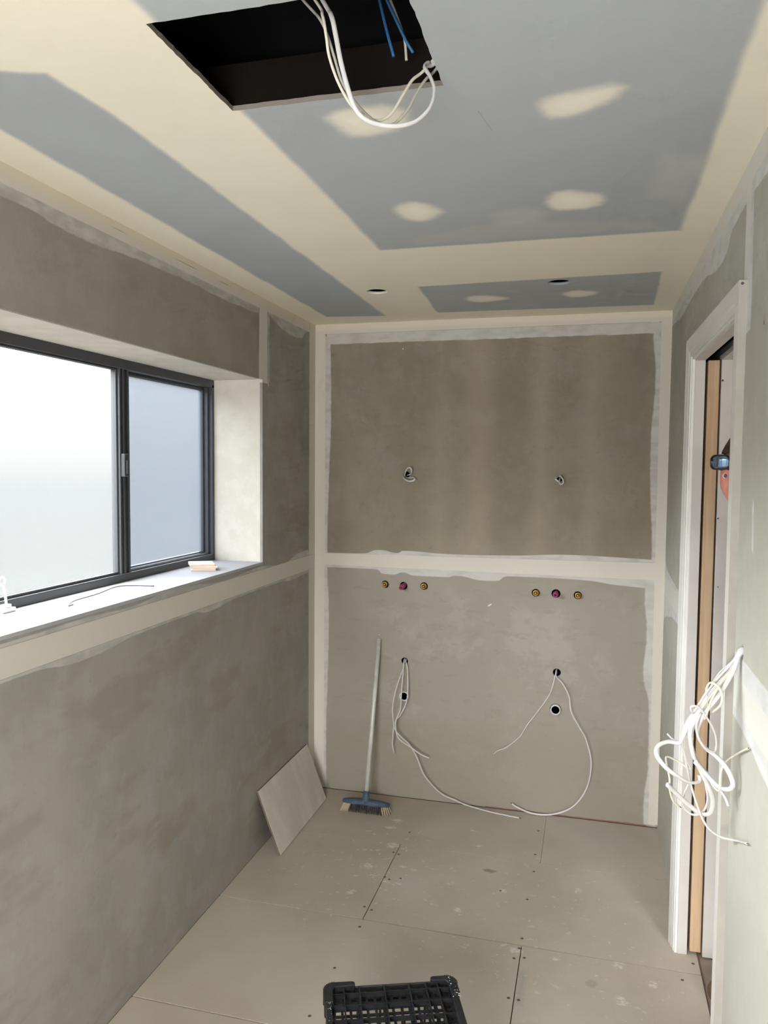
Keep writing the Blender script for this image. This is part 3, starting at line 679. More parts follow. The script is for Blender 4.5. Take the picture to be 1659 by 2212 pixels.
# pair of short coils high on the back wall
def loopcoil(label, chains, loc):
    t = thing('coiled_cable', loc, label, 'cable', 'short cable coils in the back wall')
    for ch in chains: part('loop', tube([wy(C3, *c) for c in ch], .0046, .0028, 10, 6), cable_m, t)
loopcoil('short white cable folded in two loops sticking out of left upper hole', [
    [(178, 225, .03), (170, 222, .0), (178, 190, -.03), (195, 160, -.04), (215, 156, -.045), (227, 175, -.04), (225, 205, -.02), (205, 215, -.0), (195, 218, .03)],
    [(172, 228, .03), (158, 234, .0), (172, 252, -.03), (205, 268, -.05), (240, 264, -.055), (255, 248, -.05), (238, 238, -.03), (205, 240, -.01), (185, 235, .03)]], (COILS[0][0], 0, COILS[0][1]))
loopcoil('short white cable folded into a tight bundle in right upper hole', [
    [(1455, 228, .03), (1445, 232, .0), (1425, 246, -.04), (1435, 258, -.055), (1455, 272, -.05), (1460, 262, -.02), (1462, 240, .03)],
    [(1468, 232, .03), (1455, 226, .0), (1470, 228, -.03), (1486, 250, -.05), (1492, 278, -.06), (1478, 292, -.055), (1462, 284, -.03), (1462, 255, .0), (1470, 245, .03)]], (COILS[1][0], 0, COILS[1][1]))
G = 'cables hanging from the left lower hole'
LH = Vector((HOLES[0][0], .03, HOLES[0][1]))
cable('long white cable from left lower hole trailing down onto the floor', [LH, Vector((LH.x, -.005, LH.z))] + [wy(C6, *c) for c in ((268, 850, -.03), (228, 960, -.06), (203, 1080, -.075), (205, 1160, -.075), (219, 1235, -.07))] + [wy(C7, *c) for c in ((880, 90, -.07), (925, 135, -.06), (965, 205, -.055), (1010, 310, -.05), (1100, 408, -.045), (1185, 450, -.04))]
      + [at(*C7(1260, 482), 'z', .012), at(*C7(1400, 521), 'z', .006), at(*C7(1555, 553), 'z', .006)], cable_m, .0048, .0030, G, tip=.01)
cable('shortest white cable from left lower hole ending in a straight downward tip', [LH+Vector((.006, 0, .002)), Vector((LH.x+.007, -.005, LH.z-.002))] + [wy(C6, *c) for c in ((297, 850, -.03), (298, 1000, -.05), (284, 1075, -.055), (250, 1140, -.06), (222, 1172, -.06), (207, 1230, -.06), (203, 1290, -.055))] + [wy(C7, *c) for c in ((823, 130, -.05), (832, 178, -.05))], cable_m, .0046, .0030, G)
cable('middle length white cable from left lower hole curling off to the right', [LH+Vector((-.003, 0, .004)), Vector((LH.x-.002, -.005, LH.z+.0))] + [wy(C6, *c) for c in ((268, 880, -.045), (258, 1000, -.06), (252, 1100, -.068), (222, 1180, -.08), (228, 1260, -.08), (252, 1300, -.08))] + [wy(C7, *c) for c in ((935, 148, -.07), (985, 185, -.06), (1035, 208, -.055))], cable_m, .0046, .0030, G)
RHc = Vector((HOLES[1][0], .03, HOLES[1][1]))
G = 'cables hanging from the right lower hole'
cable('thin white cable from right lower hole reaching down to the left', [RHc+Vector((0, 0, .008)), wy(C6, 1248, 858, -.006)] + [wy(C6, *c) for c in ((1238, 910, -.03), (1205, 1010, -.05), (1135, 1110, -.06), (1070, 1195, -.06), (1035, 1250, -.055))] + [wy(C7, *c) for c in ((1555, 88, -.05), (1480, 146, -.045), (1430, 165, -.04), (1410, 183, -.035))], cable_m, .0042, .0026, G)
cable('long white cable from right lower hole looping down to the floor', [RHc+Vector((.0, 0, -.002)), wy(C6, 1250, 895, -.005)] + [wy(C6, *c) for c in ((1290, 940, -.03), (1330, 1020, -.06), (1345, 1120, -.07), (1395, 1215, -.07), (1440, 1300, -.065))] + [wy(C0, *c) for c in ((1277, 1650, -.05), (1266, 1705, -.04), (1235, 1744, -.03), (1192, 1759, -.022), (1150, 1757, -.022), (1118, 1744, -.03), (1106, 1736, -.03))], cable_m, .0048, .0030, G, tip=.008)

# cables through the ceiling opening
G = 'cables looping out of the ceiling opening'
def cy(pts, y0, y1, f=C1):
    n = len(pts); out = []
    for i, (u, v) in enumerate(pts): out.append(wy(f, u, v, y0+(y1-y0)*(i/(n-1))**1.3))
    return out
cable('thick bright white cable looping widest below the ceiling opening', [Vector((.84, -2.56, 2.60))] + cy([(935, -10), (985, 80), (1008, 180), (1035, 320), (1075, 470), (1110, 560), (1165, 615), (1240, 640), (1330, 645), (1420, 620), (1490, 550), (1512, 460), (1490, 390), (1462, 345), (1480, 322), (1508, 330)], -2.45, -2.292) + [Vector((1.12, -2.285, 2.47))], [cable_m], .0044, .0030, G, twist=2)
cable('thin beige cable hanging innermost in the ceiling opening loop', [Vector((.80, -2.55, 2.60))] + cy([(895, -10), (940, 80), (960, 190), (975, 290), (1020, 420), (1085, 535), (1150, 590), (1222, 618), (1290, 585), (1350, 490), (1400, 410), (1455, 365)], -2.44, -2.300) + [Vector((1.085, -2.29, 2.46))], cable_w, .0028, .0024, G)
cable('thin grey cable passing lowest right in the ceiling opening loop', [Vector((.76, -2.54, 2.60))] + cy([(845, 5), (925, 95), (965, 180), (1000, 290), (1040, 420), (1100, 515), (1200, 615), (1292, 640), (1370, 570), (1425, 470), (1470, 405), (1515, 362)], -2.43, -2.296) + [Vector((1.11, -2.288, 2.47))], cable_g, .0027, .0023, G)
G = 'cables inside the roof space'
cable('blue cable hanging furthest left inside the dark ceiling opening', cy([(1225, -30), (1250, 80), (1275, 180), (1305, 290)], -2.31, -2.30) , blue_c, .0030, None, G)
cable('blue cable slanting right inside the dark ceiling opening', cy([(1255, -30), (1320, 110), (1368, 210), (1405, 270)], -2.325, -2.31) , blue_c, .0028, None, G)
cable('grey cable beside the blue ones inside the dark ceiling opening', cy([(1275, -30), (1330, 110), (1360, 200), (1370, 310)], -2.315, -2.30), cable_g, .0026, None, G)

# bundle out of the right wall
G = 'tangle of cables from the right wall'
HB = Vector((W+.02, RH.y, RH.z))
def bundle(label, pts, dy, ph, thick, mat=cable_m, tip=None, first=True):
    P = [HB+Vector((0, dy*.15, dy*.1)), Vector((W-.004, RH.y+dy*.1, RH.z+dy*.1))] if first else []
    n = len(pts)
    for i, (u, v) in enumerate(pts):
        w_ = min(1, (i+1)/4)
        y = -1.862 + w_*(dy+.018*math.sin(ph+i*.9))
        p = wy(C5, u, v, y)
        lim = W-.006
        if p.x > lim:
            p = at(*C5(u, v), 'x', lim)
        P.append(p)
    r, r2 = (.0056, .0036) if thick else (.0026, .0022)
    return cable(label, P, mat, r, r2, G, tip=tip, n=7, twist=ph)
bundle('white cable in wall tangle with long tail ending lowest, near the doorway', [(800, 350), (690, 450), (600, 590), (510, 730), (425, 840), (375, 960), (370, 1050), (392, 1160), (420, 1300), (460, 1460), (520, 1640), (590, 1770), (700, 1850), (830, 1880), (922, 1905)], .02, .3, False, tip=.012)
bundle('thick white cable running straight down the middle of the wall tangle', [(790, 430), (700, 600), (600, 690), (500, 820), (440, 930), (445, 1060), (475, 1180), (545, 1260), (640, 1385), (730, 1500), (768, 1590)], -.015, 1.1, True)
bundle('cream cable making the small topmost loop of the wall tangle', [(810, 390), (720, 500), (640, 640), (590, 760), (560, 840), (585, 790), (585, 690), (575, 590), (612, 532), (675, 565), (710, 640), (695, 725), (620, 788)], -.03, 2.0, False, cable_w)
bundle('white cable making the tall oval loop in the upper tangle', [(780, 380), (660, 510), (560, 640), (470, 790), (445, 740), (505, 740), (580, 830), (648, 960), (660, 1080), (632, 1122), (555, 1080), (502, 980), (492, 890), (530, 790)], -.04, .7, False)
bundle('thick white cable bulging furthest left out of the wall tangle', [(800, 400), (680, 540), (560, 690), (450, 840), (385, 980), (345, 1045), (250, 1035), (165, 1072), (152, 1150), (230, 1255), (330, 1330), (430, 1384), (515, 1375), (515, 1322)], .0, 2.6, True)
bundle('cream cable hooking round the lower left side of wall tangle', [(790, 370), (640, 540), (530, 700), (430, 880), (385, 1040), (400, 1180), (440, 1270), (330, 1202), (240, 1165), (236, 1215), (262, 1350), (262, 1440), (292, 1540), (345, 1586)], .03, 1.7, False, cable_w, tip=.008)
bundle('thin white cable whose short end pokes out top left of tangle', [(810, 360), (690, 480), (520, 700), (410, 890), (362, 1025), (300, 1020), (242, 968)], .012, 2.9, False)
bundle('cream cable whose cut end points up right towards the wall', [(790, 430), (650, 600), (520, 780), (430, 1000), (480, 1190), (560, 1290), (650, 1430), (690, 1440), (698, 1310), (735, 1215), (820, 1150), (932, 1092)], -.02, 3.6, False, cable_w, tip=.006)
bundle('thick white cable curving round the right side of wall tangle', [(800, 440), (690, 630), (560, 800), (500, 960), (560, 1080), (650, 1150), (725, 1225), (780, 1320), (802, 1405), (765, 1442), (680, 1420), (560, 1300), (480, 1205)], -.035, 4.2, True)
bundle('thick white cable sagging as the lowest hoop of tangle', [(810, 430), (700, 570), (590, 730), (480, 880), (440, 1050), (480, 1180), (545, 1320), (600, 1430), (632, 1540), (610, 1640), (530, 1650), (420, 1570), (320, 1478), (240, 1400)], .015, 5.0, True)
bundle('white cable folded in a narrow hoop inside lower tangle', [(800, 420), (670, 590), (540, 760), (450, 930), (470, 1120), (530, 1250), (570, 1400), (585, 1540), (540, 1640), (450, 1655), (378, 1580), (388, 1480), (425, 1395)], .045, 5.6, False)

# ---- broom
bx, by = .3455, -.205
t = thing('push_broom', (bx, by, 0), 'short push broom with pale handle leaning on the back wall', 'broom')
top = Vector((.3525, -.014, .814)); foot = Vector((bx, by-.002, .070))
part('handle', tube([foot, top], .0112, None, 20, 1, smooth_path=False), hand_m, t)
dirv = (top-foot).normalized()
part('socket', tube([foot-dirv*.028, foot-dirv*.01, foot+dirv*.012, foot+dirv*.030], [.020, .0165, .0155, .0145], [.016, .0155, .015, .0145], 20, 1, smooth_path=False), bl_m, t)
bm = bmesh.new(); N_ = 24; prev = None
for i in range(N_+1):
    a = -1+2*i/N_; x = bx+.118*a
    hy = .024*(1-.25*abs(a)**6); zt = .060-.010*abs(a)**2.2; zb = .040
    if abs(a) > .97: hy *= .75
    sec = [(-hy, zb), (-hy*1.02, zb+.006), (-hy*.8, zt-.004), (-hy*.5, zt), (hy*.5, zt), (hy*.8, zt-.004), (hy*1.02, zb+.006), (hy, zb)]
    ring = [bm.verts.new((x, by+y, z)) for y, z in sec]
    if prev:
        for k_ in range(8): bm.faces.new((prev[k_], ring[k_], ring[(k_+1) % 8], prev[(k_+1) % 8]))
    else: bm.faces.new(list(reversed(ring)))
    prev = ring
bm.faces.new(prev); bmesh.ops.recalc_face_normals(bm, faces=bm.faces)
part('head', bm, bl_m, t)
def bristles(sel):
    bm = bmesh.new(); rnd = random.Random(3)
    for row in range(5):
        for k_ in range(22):
            a = -1+2*(k_+.5*(row % 2))/21.5
            if not sel(a): continue
            x0 = bx+.108*a; y0 = by+(row-2)*.0085
            for j in range(9):
                sx = bx+(x0-bx)*1.13+rnd.gauss(0, .0022); sy = by+(y0-by)*1.75+rnd.gauss(0, .0022)
                tube([(x0+rnd.uniform(-.0012, .0012), y0+rnd.uniform(-.0012, .0012), .042), (sx, sy, .0015+abs(rnd.gauss(0, .001)))], [.0006, .0004], [.0006, .0004], 3, 1, bm, False, smooth_path=False)
    return bm
part('bristles', bristles(lambda a: abs(a) < .68), brd_m, t, label='dark grey middle bristles', kind='stuff')
part('bristles', bristles(lambda a: abs(a) >= .68), brc_m, t, label='cream bristles at both ends', kind='stuff')

# ---- leaning porcelain tile
sx_, sz_ = -.104, .268; L_ = math.hypot(sx_, sz_); s_ = Vector((sx_/L_, 0, sz_/L_)); n_ = Vector((sz_/L_, 0, -sx_/L_))
base = Vector((.1135, -.726, .0003))
bm = bmesh.new()
vs = []
for a in (0, .598):
    for b in (0, .2905):
        for c in (0, -.009):
            vs.append(bm.verts.new(base+Vector((0, a, 0))+s_*b+n_*c))
idx = [(0, 4, 6, 2), (1, 3, 7, 5), (0, 2, 3, 1), (4, 5, 7, 6), (0, 1, 5, 4), (2, 6, 7, 3)]
for k_, f_ in enumerate(idx):
    f = bm.faces.new([vs[i] for i in f_]); f.material_index = 0 if k_ == 0 else 1
lowest = min(v.co.z for v in bm.verts)
for v in bm.verts: v.co.z += .0003-lowest
bmesh.ops.recalc_face_normals(bm, faces=bm.faces)
for f in bm.faces: f.material_index = 0 if abs(f.normal.dot(n_)) > .9 else 1
tag(mesh_obj('porcelain_tile', bevel(bm, .0008, 1), [tile_m, tile_edge]), 'large grey beige porcelain tile leaning on the left wall near the corner', 'tile')

# ---- three sample tiles on the sill
labs = ['small white glazed tile at the bottom of the stack on window sill', 'small white glazed tile in the middle of the sill stack', 'small white glazed tile on top of the stack on window sill']
for i, (dx, dy, a) in enumerate(((.006, .0, 30), (.010, .003, 32), (-.002, .002, 33))):
    Mx = Matrix.Translation((-.130+dx, -.962+dy, WZ0+.0003+i*.0093)) @ Matrix.Rotation(math.radians(a), 4, 'Z')
    bm = B(((-.048, -.05, 0), (.048, .05, .0065))); bm.transform(Mx)
    o = tag(empty('sample_tile', Mx.translation), labs[i], 'tile', 'sample tiles stacked on the window sill')
    part('body', bevel(bm, .0008, 1), chip_body, o)
    bm = B(((-.048, -.05, .0066), (.048, .05, .0090))); bm.transform(Mx)
    part('glaze', bevel(bm, .0008, 1), chip_top, o, label='white glazed face')
# ---- loose wire on the sill
wp = [at(x, y, 'z', z) for x, y, z in ((158, 1306, 1.2700), (148, 1308, 1.2700), (160, 1298, 1.2710), (210, 1283, 1.273), (250, 1268, 1.278), (285, 1265, 1.274), (333, 1266, 1.2685))]
tag(mesh_obj('loose_wire', tube(wp, .0022, None, 8, 8), simple('wire_grey', (96, 96, 112), .4, 0, .5)), 'thin grey loose wire lying in a curve on the window sill', 'wire')

# ---- upturned crate
TH = math.radians(21.0); CC = Vector((.934, -1.938, 0))
CM = Matrix.Translation(CC) @ Matrix.Rotation(TH, 4, 'Z')
cr_ = thing('plastic_crate', CC, 'black plastic crate standing upside down on the floor in the foreground', 'crate')
HX, HY, HZ = .178, .185, .270
def cpart(name, bm, mat=crate_m, par=cr_, **k_):
    bm.transform(CM); bmesh.ops.recalc_face_normals(bm, faces=bm.faces); return part(name, bm, mat, par, **k_)
bm = bmesh.new()
rw_ = .012
xs = [-.128, -.086, -.018, .050, .096, .128]; ys = [-.150, -.100, -.050, .0, .052, .105, .150]
for x in xs: box(bm, (x-.0018, -HY+.012, HZ-.016), (x+.0018, HY-.012, HZ-.002))
for i, y in enumerate(ys): box(bm, (-HX+.012, y-.0016, HZ-.016), (HX-.012, y+.0016, HZ-.003))
cpart('base_ribs', bm)
bm = bmesh.new(); step = .0225
nx = int(2*(HX-.02)/step); ny = int(2*(HY-.02)/step)
for i in range(nx+1):
    x = -HX+.02+i*step; wv = .0070 if i % 3 else .0100
    box(bm, (x-wv/2, -HY+.012, HZ-.020), (x+wv/2, HY-.012, HZ-.016))
for j in range(ny+1):
    y = -HY+.02+j*step; wv = .0085 if j % 2 else .006
    box(bm, (-HX+.012, y-wv/2, HZ-.0195), (HX-.012, y+wv/2, HZ-.0162))
cpart('base_lattice', bm)
bm = bmesh.new()
for a, b in (((-HX, -HY+.03, HZ-.03), (-HX+.016, HY-.03, HZ)), ((HX-.020, -HY+.03, HZ-.03), (HX, HY-.03, HZ)), ((-HX+.03, HY-.006, HZ-.05), (HX-.03, HY-.001, HZ-.006)), ((-HX+.03, -HY+.001, HZ-.05), (HX-.03, -HY+.006, HZ-.006))): box(bm, a, b)
cpart('base_rim', bevel(bm, .002, 2))
for sx in (-1, 1):
    for sy in (-1, 1):
        ww = .070 if sx > 0 else .085
        pts = []
        R_ = .028
        x1, y1 = HX+.004, HY+.006
        pts = [(x1-ww, y1-.018), (x1-ww, y1-.004), (x1-ww+.006, y1), (x1-R_, y1)]
        pts += [(x1-R_+R_*math.sin(a), y1-R_+R_*math.cos(a)) for a in [math.pi/2*i/6 for i in range(1, 6)]]
        pts += [(x1, y1-R_), (x1, y1-.070), (x1-.004, y1-.078), (x1-.024, y1-.078), (x1-.024, y1-.030), (x1-.030, y1-.020)]
        pts = [(sx*p[0], sy*p[1]) for p in pts]
        bm = extrude_poly(pts, HZ-.045, HZ+.004); bmesh.ops.recalc_face_normals(bm, faces=bm.faces)
        bevel(bm, .002, 1, .9)
        rb = 9
        for i in range(rb):     # moulded ribs around the corner
            a = math.pi/2*i/(rb-1); cx, cy2 = x1-R_+(R_+.0005)*math.sin(a), y1-R_+(R_+.0005)*math.cos(a)
            box(bm, (sx*cx-.0016, sy*cy2-.0016, HZ-.04), (sx*cx+.0016, sy*cy2+.0016, HZ+.0028))
        for i in range(4): box(bm, (sx*(x1-.021)-.001, sy*(y1-.036-i*.012)-.0015, HZ+.003), (sx*(x1-.001)+.001 if sx > 0 else sx*(x1-.021)+.001, sy*(y1-.036-i*.012)+.0015, HZ+.0055)) if sx > 0 else None
        post = cpart('corner', bm)
        bm = extrude_poly([(sx*a, sy*b) for a, b in ((HX-.028, HY-.002), (HX-.010, HY-.004), (HX-.003, HY-.012), (HX-.001, HY-.028), (HX-.005, HY-.028), (HX-.008, HY-.014), (HX-.013, HY-.008), (HX-.028, HY-.006))], .0, HZ-.04)
        cpart('corner_post', bm)
for sgn in (-1, 1):
    for ax in 'xy':
        bm = bmesh.new(); h0 = (HY if ax == 'x' else HX)-.024; off = (HX if ax == 'x' else HY)-.004
        def wb_(a0, a1, z0, z1, th=.002):
            if ax == 'x': box(bm, (sgn*off-th, a0, z0), (sgn*off+th, a1, z1))
            else: box(bm, (a0, sgn*off-th, z0), (a1, sgn*off+th, z1))
        wb_(-h0, h0, 0, .022, .0035); wb_(-h0, h0, .215, .243); wb_(-h0, h0, .120, .127)
        k_ = -h0
        while k_ < h0: wb_(k_, k_+.006, .02, .22, .0025); k_ += .062
        cpart('side_wall', bm)
bm = bmesh.new(); rnd = random.Random(5)
for i in range(46):
    if i < 26: x, y = HX+.004-rnd.random()*.022, HY-.002-rnd.random()*.085
    elif i < 38: x, y = -HX+.004+rnd.random()*.010, HY-.02-rnd.random()*.12
    else: x, y = rnd.uniform(-.05, .12), HY-.05-rnd.random()*.02
    zz = HZ+.0046 if i < 26 else (HZ+.001 if i < 38 else HZ-.0255)
    r = rnd.uniform(.0006, .0020)
    bm2 = [bm.verts.new((x+r*rnd.uniform(.7, 1.6)*math.cos(a), y+r*math.sin(a), zz)) for a in [j*math.pi/3 for j in range(6)]]
    c0 = bm.verts.new((x, y, zz+.0006))
    for j in range(6): bm.faces.new((bm2[j], bm2[(j+1) % 6], c0))
cpart('plaster_splash', bm, dust_m, label='white plaster splashes', kind='stuff')

# ---- person in the doorway
skin_m = Mat('skin', (214, 140, 122), .5, 0, .4); skin_m.start((212, 142, 124), (200, 120, 106), 30, .5); skin_m = skin_m.done(.05, 300)
hair_m = simple('hair_brown', (82, 66, 52), .8, var=(46, 36, 28), scale=60, amt=.8, bump=.5, bscale=140)
lens_m = simple('mirror_lens', (150, 175, 200), .08, .9, .6); gfr = simple('glasses_frame', (24, 25, 29), .3, 0, .6)
shirt_m = simple('work_shirt', (44, 58, 84), .9, var=(38, 50, 72), scale=8); trou_m = simple('work_trousers', (70, 72, 76), .9); boot_m = simple('boot_leather', (92, 70, 48), .7)
eye_w = simple('eye_white', (236, 234, 232), .2, 0, .6); iris_m = simple('iris', (60, 70, 80), .2, 0, .6)
HC = Vector((1.813, -1.312, 1.661)); HYAW = math.radians(237)
HM = Matrix.Translation(HC) @ Matrix.Rotation(HYAW, 4, 'Z')    # local +x is the direction of the face
def gs(v, s_): return math.exp(-(v/s_)**2)
def headpt(d):
    x, y, z = d
    X, Y, Z = x*.094, y*.074, z*.116
    if Z < -.03:                       # jaw tapers
        k2 = min(1, (-Z-.03)/.085); Y *= 1-.42*k2; X = X*(1-.10*k2)+ (.010*k2 if X > 0 else .020*k2)
    if X > 0:
        f = X/.094
        nz = gs(Y, .012+.006*gs(Z+.038, .014)); prof = 0
        if -.052 < Z < .02: prof = .025*((.02-Z)/.06)**1.1 if Z > -.040 else .025*max(0, (Z+.052)/.012)
        X += nz*prof*f
        X += .005*gs(Z-.022, .010)*gs(abs(Y)-.028, .022)*f
        X -= .007*gs(Z-.006, .010)*gs(abs(Y)-.031, .014)*f
        X += .004*gs(Z+.028, .018)*gs(abs(Y)-.040, .016)*f
        X += .005*gs(Z+.066, .006)*gs(Y, .020)*f + .005*gs(Z+.077, .006)*gs(Y, .017)*f - .005*gs(Z+.0715, .0025)*gs(Y, .022)*f
        X += .009*gs(Z+.103, .014)*gs(Y, .022)*f
    return Vector((X, Y, Z))
def headmesh(bm, fn=headpt, cond=None, scale=1.0, nu=96, nv=80):
    rings = []
    for j in range(nv+1):
        th = math.pi*j/nv; ring = []
        for i in range(nu):
            ph = 2*math.pi*i/nu; d = (math.sin(th)*math.cos(ph), math.sin(th)*math.sin(ph), math.cos(th))
            ring.append(HM @ fn(d))
        rings.append(ring)
    vv = [[bm.verts.new(p) for p in r] for r in rings]
    for j in range(nv):
        for i in range(nu):
            i2 = (i+1) % nu
            th = math.pi*(j+.5)/nv; ph = 2*math.pi*(i+.5)/nu
            if cond and not cond((math.sin(th)*math.cos(ph), math.sin(th)*math.sin(ph), math.cos(th))): continue
            bm.faces.new((vv[j][i], vv[j+1][i], vv[j+1][i2], vv[j][i2]))
    bmesh.ops.remove_doubles(bm, verts=bm.verts, dist=1e-6)
    bmesh.ops.delete(bm, geom=[v for v in bm.verts if not v.link_faces], context='VERTS')
    return bm
def limb(bm, pts, seg=20):
    """tapered limb through (point, radius or (depth, width)) with rounded ends"""
    P = [Vector(p) for p, r in pts]; A = [r if isinstance(r, (int, float)) else r[0] for p, r in pts]; B_ = [r if isinstance(r, (int, float)) else r[1] for p, r in pts]
    n = 6; sm = lambda L: [q.x for q in catmull([Vector((v, 0, 0)) for v in L], n)]
    PP = catmull(P, n)
    if len(P) < 3: PP = [P[0].lerp(P[1], k_/n) for k_ in range(n+1)]; sm = lambda L: [L[0]+(L[1]-L[0])*k_/n for k_ in range(n+1)]
    tube(PP, sm(A), sm(B_), seg, 1, bm, smooth_path=False)
    for p, a, b in ((P[0], A[0], B_[0]), (P[-1], A[-1], B_[-1])):
        Mx = Matrix.Translation(p) @ Matrix.Diagonal((a, b, min(a, b), 1))
        lathe([(0, -1)]+[(math.sin(t_), -math.cos(t_)) for t_ in [k_*math.pi/10 for k_ in range(1, 10)]]+[(0, 1)], Mx, 16, bm)
    return bm
def fused(name, bm, mat, par, vox, smooth_it=3):
    """fuse overlapping closed pieces into one continuous surface"""
    bmesh.ops.recalc_face_normals(bm, faces=bm.faces)
    o = mesh_obj(name, bm, mat, par)
    r_ = o.modifiers.new('r', 'REMESH'); r_.mode = 'VOXEL'; r_.voxel_size = vox; r_.use_smooth_shade = True
    q_ = o.modifiers.new('s', 'SMOOTH'); q_.iterations = smooth_it; q_.factor = .5
    me_ = bpy.data.meshes.new_from_object(o.evaluated_get(bpy.context.evaluated_depsgraph_get())); o.modifiers.clear(); o.data = me_
    bm = bmesh.new(); bm.from_mesh(me_); bmesh.ops.recalc_face_normals(bm, faces=bm.faces)   # keep the largest shell only
    bm.verts.ensure_lookup_table(); seen = set(); isl = []
    for v0 in bm.verts:
        if v0.index in seen: continue
        st, g_ = [v0], []; seen.add(v0.index)
        while st:
            v = st.pop(); g_.append(v)
            for e_ in v.link_edges:
                w__ = e_.other_vert(v)
                if w__.index not in seen: seen.add(w__.index); st.append(w__)
        isl.append(g_)
    isl.sort(key=len)
    bmesh.ops.delete(bm, geom=[v for g_ in isl[:-1] for v in g_], context='VERTS')
    bm.to_mesh(me_); bm.free()
    for p in me_.polygons: p.use_smooth = True
    return o
P0 = Vector((1.950, -1.330, 0))
def bp(x, y, z): return P0+Vector((x, y, z*(1.032 if z > .2 else 1)))      # person faces -x
hb0 = bmesh.new()
limb(hb0, [(bp(.02, 0, .93), (.105, .155)), (bp(.02, 0, 1.05), (.095, .140)), (bp(.01, 0, 1.20), (.108, .150)), (bp(.0, 0, 1.34), (.115, .168)), (bp(-.01, 0, 1.43), (.080, .150))], 28)
limb(hb0, [(bp(-.01, 0, 1.40), .075), (bp(-.03, .003, 1.48), .060), (HC+Vector((.04, .002, -.095)), .054), (HC+Vector((.015, 0, -.03)), .055)])
for sg in (-1, 1):
    sh = bp(.0, sg*.185, 1.425); el = bp(.04, sg*.245, 1.14); wr_ = bp(-.02, sg*.255, .885)
    limb(hb0, [(bp(-.01, sg*.08, 1.44), .045), (sh, .056), (bp(.02, sg*.225, 1.29), .047), (el, .040), (bp(.01, sg*.252, 1.05), .038), (wr_, .026)])
    limb(hb0, [(wr_, .025), (bp(-.03, sg*.255, .84), (.034, .017)), (bp(-.04, sg*.253, .80), (.038, .015))])
    for dx, ln in ((-.028, .068), (-.0095, .080), (.0095, .074), (.028, .058)):
        a = bp(-.042+dx, sg*.253, .80)
        limb(hb0, [(a, .0085), (a+Vector((-.006, -sg*.002, -ln*.45)), .0080), (a+Vector((-.008, -sg*.014, -ln*.80)), .0072), (a+Vector((-.006, -sg*.026, -ln)), .0066)], 10)
    limb(hb0, [(bp(-.045, sg*.25, .855), .012), (bp(-.075, sg*.243, .825), .0100), (bp(-.086, sg*.236, .790), .0085)], 10)
    limb(hb0, [(bp(.02, sg*.085, .90), .092), (bp(.01, sg*.10, .72), .078), (bp(.0, sg*.105, .50), .056), (bp(.03, sg*.108, .34), .055), (bp(.04, sg*.11, .09), .036)])
    limb(hb0, [(bp(.05, sg*.11, .05), .036), (bp(-.06, sg*.115, .035), .034), (bp(-.14, sg*.12, .030), .028)])
hb = headmesh(bmesh.new())
for sg in (-1, 1):                                # ears
    er = [HM @ Vector((-.008+.017*math.cos(a), sg*(.0705+.004*math.cos(a*.5)), -.004+.030*math.sin(a)-.004*math.cos(a))) for a in [i*math.pi/6 for i in range(13)]]
    tube(er, .0052, .0042, 8, 2, hb)
    tube([HM @ Vector((-.005, sg*.066, -.020)), HM @ Vector((-.006, sg*.073, .0)), HM @ Vector((-.008, sg*.070, .016))], .011, .006, 8, 3, hb)
for sg in (-1, 1):
    tube([HM @ Vector(q_) for q_ in ((.074, sg*.046, .003), (.0795, sg*.039, .010), (.0815, sg*.031, .0125), (.081, sg*.022, .010), (.078, sg*.016, .003))], .0032, .0030, 8, 4, hb)
    tube([HM @ Vector(q_) for q_ in ((.074, sg*.046, .003), (.078, sg*.039, -.003), (.0798, sg*.031, -.005), (.079, sg*.022, -.003), (.078, sg*.016, .003))], .0030, .0026, 8, 4, hb)
tmp = bpy.data.meshes.new('t'); hb.to_mesh(tmp); hb.free(); hb0.from_mesh(tmp)
person = tag(fused('person', hb0, skin_m, None, .0032, 2), 'person peeking in from the doorway with dark sunglasses pushed up on brow', 'person')
def wpart(name, bm, mat, par, smooth=True, **k_):
    return mesh_obj(name, bm, mat, par, smooth, **k_)
def hairpt(d):
    p = headpt(d); k2 = 1.11+.10*max(0, d[2])**2+.012*math.sin(d[1]*40)*math.sin(d[2]*30+d[0]*22)
    return Vector((p.x*k2-.002, p.y*k2, p.z*k2+.004))
wpart('hair', headmesh(bmesh.new(), hairpt, lambda d: d[2] > .50+.05*math.sin(d[1]*30)*.3 or (d[0] < .05 and d[2] > -.25) or (d[0] < -.3 and d[2] > -.45)), hair_m, person)
for sg in (-1, 1):
    ec = HM @ Vector((.0722, sg*.0315, .0045)); q = Matrix.Translation(ec) @ Matrix.Rotation(HYAW, 4, 'Z') @ Matrix.Rotation(math.pi/2, 4, 'Y')
    e_ = wpart('eye', lathe([(0, -.0118)]+[(.0118*math.sin(a), -.0118*math.cos(a)) for a in [i*math.pi/12 for i in range(1, 12)]]+[(0, .0118)], q, 16), eye_w, person)
    wpart('iris', lathe([(.0056, .0104), (.0045, .0117), (0, .0122)], q, 14), iris_m, e_)
    bw = [HM @ Vector((x, sg*y, z)) for x, y, z in ((.092, .014, .022), (.0915, .028, .026), (.080, .045, .022))]
    wpart('eyebrow', tube(bw, .003, .0022, 6, 3), hair_m, person)
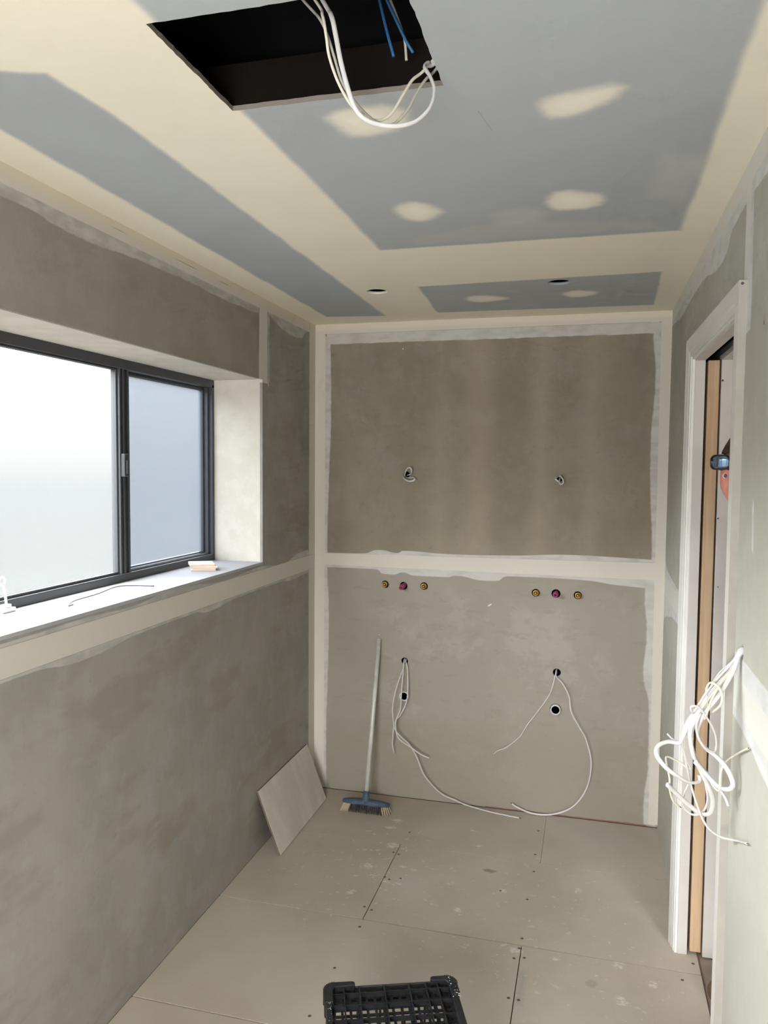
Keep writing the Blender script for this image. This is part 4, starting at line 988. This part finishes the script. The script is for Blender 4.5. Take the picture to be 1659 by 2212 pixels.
# sunglasses
gl_o = empty('sunglasses', (0, 0, 0)); gl_o.parent = person; gl_o['label'] = 'black sunglasses with mirrored lenses'
def gpt(x, y, z): return HM @ Vector((x, y, z))
GZ = .043
for sg in (-1, 1):
    def outline(k2, xo): return [gpt(xo+.112-8.0*abs(a_)**2.1, sg*a_, GZ+b_) for a_, b_ in [(.042+.034*k2*math.copysign(abs(math.cos(t_))**.6, math.cos(t_)), .0195*k2*math.copysign(abs(math.sin(t_))**.65, math.sin(t_))) for t_ in [i*math.pi/10 for i in range(20)]]]
    o_ = outline(1.0, 0); bm = bmesh.new()
    tube(o_+[o_[0]], .0045, .0030, 8, 2, bm, False)
    wpart('frame', bm, gfr, gl_o)
    bm = bmesh.new(); li = [bm.verts.new(p) for p in outline(.95, .001)]; lo_ = [bm.verts.new(p) for p in outline(.6, .004)]; c0 = bm.verts.new(gpt(.112-8*.042**2.1+.003, sg*.042, GZ))
    for i in range(20):
        bm.faces.new((li[i], li[(i+1) % 20], lo_[(i+1) % 20], lo_[i])); bm.faces.new((lo_[i], lo_[(i+1) % 20], c0))
    wpart('lens', bm, lens_m, gl_o)
    wpart('temple', tube([gpt(.085, sg*.074, GZ+.006), gpt(.06, sg*.083, GZ+.006), gpt(.02, sg*.084, GZ+.0), gpt(-.02, sg*.080, .022), gpt(-.035, sg*.076, .0)], .0035, .0022, 8, 5), gfr, gl_o)
wpart('bridge', tube([gpt(.113, -.010, GZ+.010), gpt(.117, 0, GZ+.013), gpt(.113, .010, GZ+.010)], .003, None, 8, 3), gfr, gl_o)
# clothing
bm = bmesh.new()
limb(bm, [(bp(.02, 0, .84), (.125, .178)), (bp(.02, 0, 1.05), (.112, .158)), (bp(.01, 0, 1.20), (.122, .166)), (bp(.0, 0, 1.34), (.128, .182)), (bp(-.01, 0, 1.43), (.092, .160))], 28)
limb(bm, [(bp(-.01, 0, 1.40), .085), (bp(-.025, .002, 1.462), .072)])
for sg in (-1, 1): limb(bm, [(bp(-.01, sg*.08, 1.435), .060), (bp(.0, sg*.185, 1.425), .068), (bp(.022, sg*.226, 1.28), .062), (bp(.03, sg*.236, 1.22), .060)])
fused('shirt', bm, shirt_m, person, .008, 4)
bm = bmesh.new()
limb(bm, [(bp(.02, 0, .98), (.108, .158)), (bp(.02, 0, .88), (.116, .168))], 28)
for sg in (-1, 1): limb(bm, [(bp(.02, sg*.085, .90), .100), (bp(.01, sg*.10, .72), .090), (bp(.005, sg*.105, .50), .072), (bp(.03, sg*.108, .34), .068), (bp(.04, sg*.11, .13), .060)])
fused('trousers', bm, trou_m, person, .008, 4)
for sg in (-1, 1):
    bm = bmesh.new()
    limb(bm, [(bp(.04, sg*.11, .17), .048), (bp(.05, sg*.11, .055), .053)])
    limb(bm, [(bp(.05, sg*.11, .048), .047), (bp(-.06, sg*.115, .044), .046), (bp(-.15, sg*.12, .038), .038)])
    box(bm, (bp(-.17, sg*.115, 0).x, bp(0, sg*.115, 0).y-.036, -.008), (bp(.09, 0, 0).x, bp(0, sg*.115, 0).y+.036, .022))
    fused('boot', bm, boot_m, person, .006, 3)
